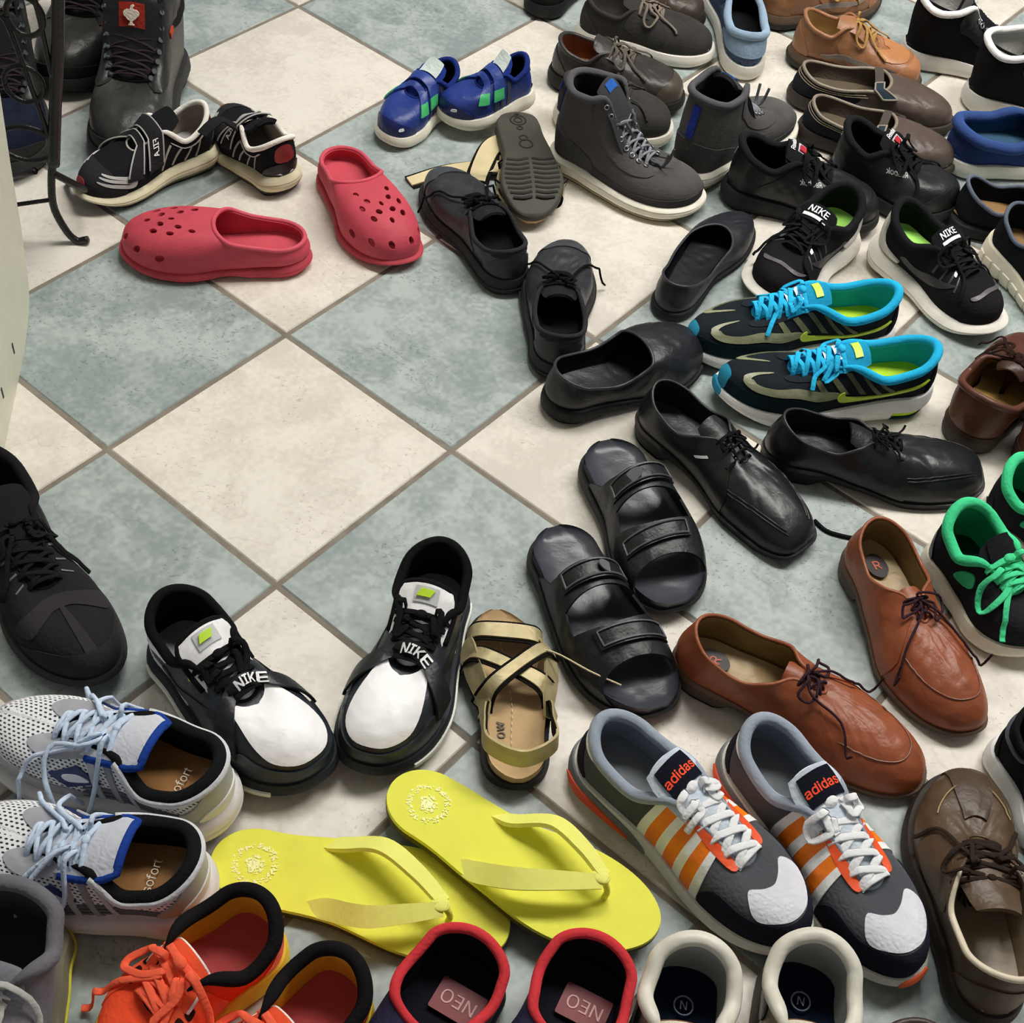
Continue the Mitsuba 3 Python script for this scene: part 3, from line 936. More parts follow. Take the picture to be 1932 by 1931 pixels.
def label_plate(s, part, x, y, w, h, col, txt=None, tcol='#ffffff', th=.008, ang=90, z=None, mat='smooth', r=.002):
    """A printed label lying on the insole at (x, y); the lettering is turned by ang degrees from the toe's direction."""
    z = (s.insole_z(x) if z is None else z) + .0034
    v, f = gridded(shapely.box(-w / 2, -h / 2, w / 2, h / 2).buffer(r, join_style=1), .02, 0, .0006)
    a = math.radians(ang)
    R = np.array([[math.cos(a), -math.sin(a), 0], [math.sin(a), math.cos(a), 0], [0, 0, 1]])
    k = None
    if col is not None:
        k = s.add(part, (v @ R.T + [x, y, z], f), mat, col, var=0)
    if txt:
        t, tf = text(txt, th, False) if isinstance(txt, str) else txt
        add(f'{k}__lettering' if k else f'{s.key}__{part}', (t @ R.T + [x, y, z + .0007], tf), 'smooth', tcol, M=s.M, var=0)
    return k


# ---- black dress shoes
def dress(label, at, medial, seed):
    s = Shoe('black_dress_shoe', label, at, 'dress shoe', medial=medial, w=.101, toe_p=4.2, toe_r=.30, tip=.74, fore=.92, **DRESS, open=(.045, .58), throat=.40, crease=(.0013, .60, .80, 12),
             rim=[(.045, .082), (.15, .070), (.28, .062), (.40, .074), (.50, .070), (.58, .061)],
             half=[(0, .025), (.14, .030), (.28, .032), (.38, .026), (.44, .012), (.50, .008), (.58, .007)], toe_a=.024, toe_k=.55, thick=.0025, bend=.012)
    s.build_sole('heel_and_sole', 0, .8, 'rubber', '#121214')
    s.build_sole('welt', .8, 1.0, 'leather', '#1d1d1f', off=.0022)
    s.build_upper('polished', '#191a1d')
    s.build_lining('leather', '#1b1919')
    s.build_insole('leather', '#2a2a2c')
    s.build_collar(.0020, 'leather', '#2a292b')
    s.patch('quarter', [(.58, .02), (.60, .4), (.60, .96), (.45, .985), (.2, .985), (0, .985), (-.2, .985), (-.45, .985), (-.60, .96), (-.60, .4), (-.58, .02), (-.3, .01), (0, .0), (.3, .01)], 'polished', '#18191c', smooth=False, h=.0014)
    for side in (1, -1):
        q = np.linspace(.60, .94, 24)
        p = .42 + .06 * np.sin((q - .6) / .34 * np.pi) - .10 * ((q - .6) / .34) ** 3
        for d in (0, .05):
            ss = q if side > 0 else 2 - q
            s.add('vamp_seam', tube(s.S(ss, p + d) + s.N(ss, p + d) * .0002, .0011, 6), 'leather', '#0e0e10', var=0)
    s.build_tongue('leather', '#1a1a1c', u1=.34, z_top=.084, w_top=.022, th=.003, lift=-.001)
    s.build_laces('cloth', '#151416', [.555, .525, .495, .465, .435], r=.0016, flat=.0013, seed=seed, arch=.003, spread=.4, loops=1, ends=.5, straight=True)
    return s


d1 = dress('polished black square toed lace-up, toe pointing down to the right beside the black velcro sandals', (0.1503, 1.2755, -40.7, 0.2826), -1, 1)
d1.patch('side_tag', [(1.50, .62), (1.545, .50), (1.552, .54), (1.507, .66)], 'smooth', '#d9d9d9', smooth=False, h=.002)
dress('polished black lace-up lying sideways in front of the turquoise laced runners', (0.3076, 1.2362, 0.2, 0.2876), 1, 2)
m = tube(curve([(0.3755, 1.1421) + (.003,), (0.389, 1.1289) + (.0025,), (0.4047, 1.124) + (.0025,), (0.426, 1.1227) + (.0025,), (0.445, 1.1297) + (.003,)], 30), .0026, 8)
k = thing('loose_shoelace', 'thin black lace lying in an arc on the floor by the square toed shoe', 'shoelace')
add(k, m, 'cloth', '#141414')


# ---- retro trainers, white toes
def retro(label, at, medial, seed):
    s = Shoe('retro_trainer', label, at, 'sneaker', medial=medial, w=.108, heel=.074, waist=.082, toe_p=2.4, toe_r=.27, tip=.84, sole=[(0, .034), (.3, .031), (.6, .027), (.8, .027), (1, .034)], ground=[(0, .006), (.08, 0), (.78, 0), (1, .015)],
             open=(.045, .62), throat=.40, rim=[(.045, .102), (.15, .090), (.28, .082), (.40, .098), (.50, .088), (.62, .072)],
             half=[(0, .028), (.14, .034), (.28, .036), (.40, .027), (.50, .019), (.62, .014)], toe_a=.040, toe_d=.002)
    s.build_sole('outsole', 0, .35, 'rubber', '#1d2126')
    s.build_sole('midsole', .33, 1, 'rubber', '#22272d', off=.001)
    s.patch('midsole_stripe', [(1.20, .35), (1.8, .35), (1.8, .62), (1.20, .62)], 'rubber', '#e6e9dc', on='sole', h=.003, smooth=False, both=True)
    s.build_upper('leather', '#23272d')
    s.build_lining('cloth', '#0f0f10')
    s.build_insole('cloth', '#8f8b8d')
    s.build_collar(.0055, 'cloth', '#0d0d0f', r_slot=.002)
    s.patch('toe_box', [(.77, .42), (.82, .29), (.91, .23), (1.0, .22), (1.09, .23), (1.18, .29), (1.23, .42), (1.29, .66), (1.36, .90), (1.14, .93), (1.0, .92), (.86, .93), (.64, .90), (.71, .66)], 'leather', '#f5f4f4', h=.0012, var=.02)
    s.patch('toe_guard', [(.66, .02), (.78, .0), (1.0, -.02), (1.22, .0), (1.34, .02), (1.31, .30), (1.22, .22), (1.10, .155), (1.0, .145), (.90, .155), (.78, .22), (.69, .30)], 'leather', '#1f242b', h=.0026)
    s.patch('heel_stripe', [(.10, .40), (.20, .46), (.30, .60), (.34, .74), (.31, .86), (.24, .70), (.16, .58), (.10, .52)], 'leather', '#eceeee', both=True, h=.0018)
    s.patch('side_swoosh', [(.30, .16), (.36, .10), (.48, .28), (.60, .56), (.63, .66), (.56, .58), (.44, .38), (.37, .32), (.33, .40), (.30, .30)], 'leather', '#131519', both=True, h=.0014)
    s.patch('rear_edge', [(.10, .03), (.35, .03), (.44, .10), (.35, .14), (.12, .16)], 'leather', '#dfe2e0', both=True, h=.0012)
    zig = [(-.010, -.002), (-.005, .006), (-.002, .001), (.001, .005), (.006, -.002), (.010, .004), (.006, .0015), (.002, .000), (-.001, -.005), (-.005, .000)]
    v, f = gridded(Polygon(zig).buffer(.0008), .02, 0, .0007)
    for ss in (.455, 1.545):
        s.writing('ankle_mark', (v, f), ss, .78, .01, 'smooth', '#c7e62d')
    s.build_tongue('leather', '#ecebea', u1=.30, z_top=.116, w_top=.031, th=.008, curl=.011, edge=(.0042, 'cloth', '#101012'))
    k = s.on_tongue('tongue_label', [(-.013, -.009), (.013, -.009), (.013, .009), (-.013, .009)], .84, 0, 'smooth', '#b9bbbd', h=.0012)
    s.on_tongue('patch', [(-.010, -.003), (.004, -.003), (.008, .0055), (-.006, .0055)], .84, 0, 'smooth', '#b7dc2e', h=.0032, parent=k)
    s.build_laces('cloth', '#131315', [.585, .55, .515, .48, .445, .415], r=.0036, seed=seed, arch=.006, spread=.7, ends=.30, loops=.75)
    s.strap('forefoot_strap', .60, .685, .22, 'leather', '#17191d', lift=.0055, crown=.009, th=.003)
    v, f = text('NIKE', .0105)
    v[:, 0] += v[:, 1] * .18
    v[:, 0] *= -1
    P, f = on_grid(s._strap, v, f[:, ::-1], .50, .44, lift=.0018)
    s.add('strap_lettering', (P, f), 'smooth', '#f7f7f7', var=0)
    return s


retro('black and white trainer with forefoot strap, left of its pair beside the silver runner', (-0.3562, 0.8287, -38.8, 0.252), 1, 3)
retro('black and white trainer with forefoot strap, right of its pair beside the gold sandal', (-0.0664, 0.9549, -98.1, 0.2641), -1, 6)


# ---- gold sandals
def gold_sandal(label, at, medial, flip=False, **k):
    s = Shoe('gold_sandal', label, at, 'sandal', 'gold sandals', medial=medial, w=.096, heel=.070, waist=.076, toe_p=2.2, toe_r=.28, tip=.84, sole=[(0, .030), (.3, .027), (.6, .020), (.8, .019), (1, .023)], ground=[(0, .004), (.08, 0), (.8, 0), (1, .008)], sole_bulge=.001, **k)
    L, hs = s.L, (.55 if flip else 1.0)
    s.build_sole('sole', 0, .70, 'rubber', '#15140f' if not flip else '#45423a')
    u = 0.006 + .988 * (1 - np.cos(np.linspace(0, np.pi, 44))) / 2
    w = np.maximum(s.W(u) - .005, .001)
    j = np.linspace(-1, 1, 11)
    z = s._zf(u) - .003
    P = np.stack([np.broadcast_to((u * L)[:, None], (44, 11)), s._c(u)[:, None] + w[:, None] * j, z[:, None] + .005 * np.maximum(np.abs(j)[None] ** 4, np.maximum(np.clip(1 - u / .05, 0, 1), np.clip((u - .93) / .07, 0, 1))[:, None] ** 2)], -1)
    s.add('footbed', sheet(P, .010, np.broadcast_to([0, 0, 1.0], P.shape)), 'suede', '#c3a57c')
    s.insole_z = lambda x: float(s._zf(x / L) - .003)
    q = np.linspace(.12, .85, 40)
    st = np.stack([q * L, s._c(q) + .004, s._zf(q) - .0008], 1)
    v = [tube(st[i:i + 2] * [1, 1, 1], .0005, 5) for i in range(0, 38, 2)]
    kk = s.add('footbed_stitching', join(*v), 'cloth', '#e2d2b4', var=0)

    def edge(u, sg, dz=0, dw=-.001):
        return np.array([u * L, s._c(u) + sg * (s.W(u) + dw), float(s._zf(u)) + dz])

    def strap(part, a, b, h, wd, back=0.0, n=30, mat='gilt', col='#b3a57c', taper=None, trim=True):
        c, h = (a + b) / 2, h * hs
        mid = [a - [0, 0, .008], a * .94 + c * .06 + [back * .3, 0, h * .42], a * .68 + c * .32 + [back * .8, 0, h * .9], c + [back, 0, h], b * .68 + c * .32 + [back * .8, 0, h * .9], b * .94 + c * .06 + [back * .3, 0, h * .42], b - [0, 0, .008]]
        m, P = ribbon(mid, wd, .0028, n, taper=taper)
        kq = s.add(part, m, mat, col, var=.16, freq=160)
        if trim:
            m2, _ = ribbon([np.array(x) - [0, 0, .0026] for x in mid], wd + .008, .0016, n, taper=None if taper is None else [t + .008 for t in taper])
            add(f'{kq}__lining', m2, 'cloth', '#100f0e', M=s.M, var=0)
        return P
    strap('toe_strap', edge(.84, 1), edge(.80, -1), .020, .017, taper=[.013, .017, .019, .018, .014])
    strap('cross_strap', edge(.70, s.medial), edge(.46, -s.medial), .030, .015, taper=[.026, .016, .013, .018, .030])
    strap('instep_strap', edge(.72, -s.medial), edge(.42, s.medial), .036, .013, taper=[.024, .014, .012, .014, .024])
    for sg in (1, -1):
        e = [edge(u_, sg, d_, -.002) for u_, d_ in ((.82, .004), (.72, .014), (.58, .016), (.44, .012), (.34, .002))]
        m, _ = ribbon(e, .024, .003, 30, normal=(0, sg * .8, .6), taper=[.012, .024, .026, .022, .012])
        s.add('side_band', m, 'gilt', '#b3a57c', var=.16)
    if flip:
        return s
    a, b = edge(.40, 1), edge(.40, -1)
    hp = [a - [0, 0, .006], a + [-.012, .002, .020], edge(.22, 1, .036, .002), edge(.07, 1, .046, .006), np.array([-.004, s._c(0), .078]), edge(.07, -1, .046, .006), edge(.22, -1, .036, .002), b + [-.012, -.002, .020], b - [0, 0, .006]]
    cc = np.array([.28 * L, 0, .02])
    pp = curve(hp, 50)
    nn = (pp - cc) * [1, 1, .25]
    m, P = ribbon(hp, .018, .003, 50, normal=nn, taper=[.016, .018, .018, .021, .023, .021, .018, .018, .016])
    kq = s.add('heel_strap', m, 'gilt', '#b5a67a', var=.18, freq=160)
    m, _ = ribbon(np.array(hp) * [.985, .95, 1] - [0, 0, .0], .020, .002, 50, normal=nn)
    add(f'{kq}__lining', m, 'cloth', '#100f0e', M=s.M, var=0)
    return s


g1 = gold_sandal('gold strappy sandal with tan footbed, standing beside the black velcro sandal', (0.0456, 0.7037, 100.0, 0.2219), 1)
v, f = text('ow', .013, False)
g1.add('footbed_lettering', (v * [.85, .85, 1] + [.062, .014, g1.insole_z(.062) + .0018], f), 'smooth', '#3a2c20', var=0)
m = tube(curve([g1.M[:3, :3] @ np.array(p) + g1.M[:3, 3] for p in [(.150, -.030, .05), (.140, -.052, .052), (.122, -.085, .046), (.108, -.118, .040)]], 20), .0011, 6)
add(f'{g1.key}__loose_thread', m, 'cloth', '#d8c9a4', var=0)

g2 = gold_sandal('gold sandal lying upside down with its dark grooved sole up, beside the grey high-top', (-0.0848, 1.8797, -74.7, 0.245), 1, flip=True, z=.050, roll=180, pitch=-3)

bars = []
for i in range(9):
    u0 = .50 + i * .045
    for sg in (1, -1):
        w = max(g2.W(u0 + .02) - .006, .004)
        p = np.array([[u0 * g2.L, g2._c(u0) + sg * .003, -.0006], [(u0 + .015) * g2.L, g2._c(u0) + sg * w * .5, -.0006], [(u0 + .006) * g2.L, g2._c(u0) + sg * w, -.0004]])
        bars.append(tube(curve(p, 10), .0028, 6, flat=.0016))
for q, r in ((.12, .006), (.12, .012), (.20, .004), (.07, .004), (.30, .006), (.36, .010)):
    a = np.linspace(0, 2 * np.pi, 20, endpoint=False)
    bars.append(tube(np.column_stack([q * g2.L + r * np.cos(a), g2._c(q) + r * np.sin(a), np.full(20, .0006)]), .0018, 6, True))
k = g2.add('tread', join(*bars), 'rubber', '#2b2925')
for i, (pts, wd) in enumerate([([(-0.0939, 1.8199) + (.03,), (-0.1126, 1.8008) + (.026,), (-0.123, 1.7558) + (.016,), (-0.1247, 1.7422) + (.006,)], .030), ([(-0.0809, 1.7705) + (.018,), (-0.1283, 1.7647) + (.014,), (-0.177, 1.7505) + (.008,), (-0.2259, 1.7139) + (.006,)], .022)]):
    m, _ = ribbon(pts, wd, .003, 30, normal=(0, -.2, 1), taper=[wd * 1.1, wd, wd * .9, wd * .8])
    kq = add(f'{g2.key}__loose_strap', m, 'suede', '#d8c9a0', var=.12)
    m, _ = ribbon([np.array(p) - [0, 0, .003] for p in pts], wd + .007, .002, 30, normal=(0, -.2, 1))
    add(f'{kq}__lining', m, 'cloth', '#14120f')


# ---- black velcro sandals
def velcro_sandal(label, at, medial):
    s = Shoe('velcro_sandal', label, at, 'sandal', 'black velcro sandals', medial=medial, w=.114, heel=.086, waist=.094, toe_p=2.4, toe_r=.26, tip=.86, sole=[(0, .036), (.3, .032), (.6, .026), (.8, .025), (1, .028)],
             ground=[(0, .004), (.08, 0), (.8, 0), (1, .010)], sole_bulge=.002, open=(.60, .90), rim=[(.6, .07), (.9, .05)], half=[(0, .02), (1, .02)])
    L = s.L
    s.build_sole('sole', 0, .70, 'rubber', '#131315', rows=5)
    u = 0.006 + .988 * (1 - np.cos(np.linspace(0, np.pi, 50))) / 2
    w = np.maximum(s.W(u) - .004, .001)
    j = np.linspace(-1, 1, 13)
    z = s._zf(u) - .004
    P = np.stack([np.broadcast_to((u * L)[:, None], (50, 13)), s._c(u)[:, None] + w[:, None] * j, z[:, None] + .008 * np.maximum(np.abs(j)[None] ** 4, np.maximum(np.clip(1 - u / .07, 0, 1), np.clip((u - .92) / .08, 0, 1))[:, None] ** 2)], -1)
    s.add('footbed', sheet(P, .012, np.broadcast_to([0, 0, 1.0], P.shape)), 'polished', '#3d3e46')

    def sect(u, sg, a, h0, h1):
        """A point of the upper: a from 0 (sole's edge, side sg) over the top to 1 (the other edge)."""
        w_ = s.W(u) - .001
        y = s._c(u) + sg * w_ * np.cos(np.pi * a)
        zz = float(s._zf(u)) - .006 + (h0 + (h1 - h0) * a + .5 * (h0 + h1) * 0) * np.sin(np.pi * a) ** .75
        return np.array([u * L, y, zz])

    def cover(part, fu, h, mat, col, lift=0.0, th=.003, a0=0.0, a1=1.0, nb=9, na=26, sg=1, **k):
        """A piece of the upper between a from a0 to a1; fu(a) gives where it starts and ends along the shoe."""
        P = np.array([[sect(u0 + (u1 - u0) * b, sg, a, h(u0 + (u1 - u0) * b) + lift, h(u0 + (u1 - u0) * b) + lift) for b in np.linspace(0, 1, nb)] for a in np.linspace(a0, a1, na) for u0, u1 in [fu(a)]])
        P = P.reshape(na, nb, 3)
        if sg > 0:
            P = P[:, ::-1]
        N = np.cross(np.gradient(P, axis=0), np.gradient(P, axis=1))
        if N[na // 2, nb // 2, 2] < 0:
            P = P[::-1]
        return s.add(part, sheet(P, th), mat, col, **k), P
    hh = lambda u: float(np.interp(u, [.2, .35, .5, .65, .8, .95], [.052, .060, .058, .050, .040, .026]))
    m = s.medial
    cover('instep_band', lambda a: (.31 + .05 * math.sin(math.pi * a), .53 - .06 * math.sin(math.pi * a)), hh, 'leather', '#17171a', sg=m)
    cover('forefoot_band', lambda a: (.58 + .06 * math.sin(math.pi * a), .88 - .08 * math.sin(math.pi * a)), hh, 'leather', '#151518', sg=m)
    for sd in (1, -1):
        cover('side_wall', lambda a: (.22 + 1.0 * a, .92 - .9 * a), hh, 'leather', '#141416', a0=0.0, a1=.16, na=8, nb=26, sg=sd)
    for nm, c, wd, aa in (('instep_strap', .40, .095, (.20, .86)), ('forefoot_strap', .70, .085, (.30, .86))):
        k, P = cover(nm, lambda a, c=c, wd=wd: (c - wd / 2 + .03 * (a - .5), c + wd / 2 + .03 * (a - .5)), hh, 'leather', '#121215', lift=.006, a0=aa[0], a1=aa[1], sg=-m, na=22, th=.004)
        ring = np.concatenate([P[1:-1, 1], P[-2, 1:-1], P[1:-1, -2][::-1], P[1, 1:-1][::-1]])
        add(f'{k}__stitching', tube(ring + [0, 0, .0016], .0012, 5, True), 'leather', '#5a5a5f', M=s.M, var=0)
        if nm == 'instep_strap':
            c0, nn = P[8, 4], np.cross(P[9, 4] - P[7, 4], P[8, 5] - P[8, 3])
            nn /= np.linalg.norm(nn) * (1 if nn[2] > 0 else -1)
            ex = (P[6, 4] - P[4, 4]) / np.linalg.norm(P[6, 4] - P[4, 4])
            ey = np.cross(nn, ex)
            cy = trimesh.creation.cylinder(1, 1, sections=28)
            v = np.array(cy.vertices) * [.0125, .008, .0016]
            add(f'{k}__emblem', (c0 + v[:, :1] * ex + v[:, 1:2] * ey + (v[:, 2:] + .0008) * nn, np.array(cy.faces)), 'smooth', '#66666c', M=s.M, var=0)
    return s


velcro_sandal('black leather velcro sandal under the polished square toed shoe, the rear one of its pair', (0.1023, 1.1957, -64.7, 0.2564), -1)
velcro_sandal('black leather velcro sandal between the gold sandal and its mate, grey oval on its strap', (0.0498, 1.0423, -60.9, 0.2652), 1)


# ---- worn black school shoes and black flats
def worn(label, at, medial, seed):
    s = shoe('worn_black_shoe', label, at, [('outsole', 0, .45, 'rubber', '#1a1a1a', .002), ('midsole', .45, 1, 'rubber', '#232324', 0)], ('leather', '#2b2c30', dict(var=.3, freq=50)), ('cloth', '#0e0e10'), ('cloth', '#121214'), (.0035, 'cloth', '#2b2b2d', .0018),
             ('leather', '#1b1b1e', dict(u1=.34, z_top=.080, w_top=.024, th=.004)), ('#0d0d0f', [.58, .54, .49, .44], dict(r=.0022, flat=.0015, seed=seed, spread=.6, ends=1.3, loops=.8)), medial=medial, group='worn black shoes',
             w=.100, toe_r=.30, toe_p=2.3, **FLAT, open=(.05, .62), throat=.42, rim=[(.05, .070), (.15, .060), (.28, .055), (.42, .066), (.52, .062), (.62, .054)], half=[(0, .025), (.15, .031), (.28, .034), (.42, .027), (.50, .016), (.62, .012)],
             toe_a=.036, crease=(.0022, .62, .82, 17))
    s.patch('toe_cap', [(.76, .02), (.88, .0), (1, -.02), (1.12, .0), (1.24, .02), (1.20, .40), (1.10, .50), (1, .52), (.90, .50), (.80, .40)], 'leather', '#414347', h=.0016, var=.45, freq=60)
    s.patch('heel_counter', [(-.24, .0), (0, -.02), (.24, .0), (.22, .4), (.12, .72), (0, .78), (-.12, .72), (-.22, .4)], 'leather', '#1d1e20', h=.0016, var=.25)
    s.patch('side_panel', [(.36, .10), (.50, .06), (.62, .12), (.60, .55), (.52, .86), (.42, .80), (.36, .45)], 'leather', '#2e3034', both=True, h=.0012, var=.3)
    s.patch('heel_band', [(-.16, .80), (0, .78), (.16, .80), (.15, .93), (0, .92), (-.15, .93)], 'cloth', '#2a2a2d', h=.002)
    return s


worn('scuffed black shoe with its toe away, touching the red clog and the upturned sandal', (-0.0411, 1.4908, 121.6, 0.2623), 1, 1)
worn('scuffed black shoe with heel toward the viewer, between its mate and the plain black loafer', (0.0325, 1.3272, 93.8, 0.2548), -1, 2)

shoe('ballet_flat', 'plain black ballet flat with dark inside, standing alone on a cream tile', (0.1729, 1.4844, 66.4, 0.2712), [('sole', 0, 1, 'rubber', '#131316', .001)], ('leather', '#232329', dict(var=.2)), ('cloth', '#121216'), ('leather', '#17171c'), (.0020, 'leather', '#34343a'),
     cat='flat shoe', medial=-1, w=.086, heel=.060, waist=.066, toe_p=2.2, toe_r=.34, sole=[(0, .016), (.3, .014), (.6, .009), (.8, .009), (1, .012)], ground=[(0, .001), (.04, 0), (.22, 0), (.25, .007), (.4, .006), (.55, 0), (1, .006)], ground_sharp=True,
     open=(.04, .70), throat=.7, rim=[(.04, .058), (.15, .050), (.35, .038), (.55, .040), (.70, .046)], half=[(0, .024), (.15, .027), (.35, .032), (.55, .033), (.70, .030)], r_front=.16, toe_a=.026, crease=(.0015, .74, .92, 14), inset=.001)
shoe('black_loafer', 'plain black loafer with wide opening, its toe under the turquoise laced runner', (0.0262, 1.2632, 37.3, 0.2519), [('sole', 0, 1, 'rubber', '#0f0f11', .001)], ('leather', '#1c1c20', dict(var=.15)), ('cloth', '#141418'), ('leather', '#1d1f22'), (.0022, 'leather', '#303034'),
     cat='loafer', medial=1, w=.098, heel=.070, waist=.076, toe_p=2.6, toe_r=.32, sole=[(0, .028), (.3, .024), (.6, .014), (.8, .013), (1, .017)], ground=[(0, .001), (.02, 0), (.26, 0), (.29, .010), (.42, .008), (.58, 0), (1, .008)], ground_sharp=True,
     open=(.04, .56), throat=.56, rim=[(.04, .070), (.15, .060), (.32, .052), (.48, .064), (.56, .076)], half=[(0, .027), (.15, .033), (.32, .037), (.48, .037), (.56, .034)], r_front=.05, toe_a=.030, toe_d=.006, crease=(.002, .62, .85, 12), inset=.001)

# ---- dark runners with turquoise laces
def turq(label, at, medial, seed, **k):
    s = Shoe('turquoise_laced_runner', label, at, 'running shoe', medial=medial, w=.100, heel=.074, tip=.82, sole=[(0, .042), (.3, .036), (.6, .026), (.8, .025), (1, .034)], ground=[(0, .012), (.10, 0), (.74, 0), (1, .020)],
             open=(.04, .70), throat=.45, rim=[(.04, .100), (.14, .084), (.28, .074), (.45, .090), (.56, .080), (.70, .064)], half=[(0, .026), (.14, .032), (.28, .035), (.45, .023), (.56, .017), (.70, .013)], toe_a=.038, **k)
    s.build_sole('outsole', 0, .14, 'rubber', '#0d3a4a')
    s.build_sole('cushion', .13, .5, 'rubber', '#c6e43a', off=-.002)
    s.build_sole('midsole', .46, 1, 'rubber', '#eeeeec', off=.001, rows=5)
    s.patch('white_wall', [(.30, .0), (.70, .0), (.94, .06), (.94, .52), (.30, .52)], 'rubber', '#ececea', on='sole', h=.001, smooth=False, both=True)
    s.build_upper('cloth', '#1c2126')
    s.build_lining('cloth', '#1fa2cc')
    s.build_insole('cloth', '#b9dc3c')
    s.build_collar(.0062, 'cloth', '#27b0de', r_slot=.002)
    s.patch('toe_bumper', [(.93, .02), (1, -.02), (1.07, .02), (1.06, .24), (1, .30), (.94, .24)], 'rubber', '#2c93b4', h=.003)
    s.patch('toe_bumper', [(.94, .35), (1.06, .35), (1.06, 1), (.94, 1)], 'rubber', '#2b89aa', on='sole', h=.0022)
    s.patch('mudguard', [(.55, .02), (.75, .0), (.93, -.02), (.93, .20), (.80, .22), (.70, .26), (.62, .30), (.55, .20)], 'suede', '#1b2a2f', both=True, h=.0012)
    s.patch('olive_overlay', [(.55, .26), (.62, .34), (.70, .30), (.80, .28), (.88, .36), (.85, .46), (.80, .42), (.72, .46), (.64, .56), (.56, .48), (.50, .40), (.48, .30)], 'leather', '#85876a', both=True, h=.0014)
    s.patch('toe_line', [(.84, .34), (.90, .42), (.90, .62), (.87, .78), (.855, .76), (.87, .6), (.86, .46), (.82, .40)], 'leather', '#8e9074', both=True, h=.0016)
    for i in range(5):
        a = .30 + .055 * i
        s.patch('overlay_bar', [(a, .34), (a + .022, .34), (a + .075, .86), (a + .055, .86)], 'leather', '#54573f' if i < 3 else '#6d6f52', smooth=False, both=True, h=.0012)
    s.patch('side_swoosh', [(.16, .46), (.26, .34), (.40, .18), (.48, .16), (.50, .30), (.48, .40), (.47, .28), (.40, .27), (.28, .42), (.17, .50)], 'leather', '#c9e33c', both=True, h=.0022)
    s.patch('heel_counter', [(-.16, .0), (0, -.02), (.16, .0), (.14, .5), (.06, .80), (0, .84), (-.06, .80), (-.14, .5)], 'suede', '#121518', h=.0018)
    s.patch('eyestay', [(.50, .82), (.58, .74), (.68, .72), (.76, .80), (.76, .96), (.66, .98), (.54, .98)], 'cloth', '#22272e', both=True, h=.0012)
    s.build_tongue('cloth', '#1f94bd', u1=.37, z_top=.104, w_top=.026, th=.006)
    kk = s.on_tongue('tongue_label', [(-.013, -.005), (.013, -.005), (.013, .005), (-.013, .005)], .86, 0, 'smooth', '#cfe65a', h=.0014)
    for v_ in (.62, .50):
        s.on_tongue('reflective_tab', [(-.012, -.004), (.012, -.004), (.012, .004), (-.012, .004)], v_, 0, 'smooth', '#e9f5f5', h=.004)
    s.build_laces('cloth', '#2fb8e6', [.68, .64, .60, .56, .52, .48], r=.0036, seed=seed, arch=.013, spread=.55, ends=.7)
    return s


turq('dark runner with turquoise laces, the rear one of its pair, toe over the black loafer', (0.4919, 1.5028, -164.7, 0.3032), 1, 2)
turq('dark runner with turquoise laces and a lime swoosh, the front one of its pair', (0.5354, 1.3934, -167.1, 0.2952), -1, 7)


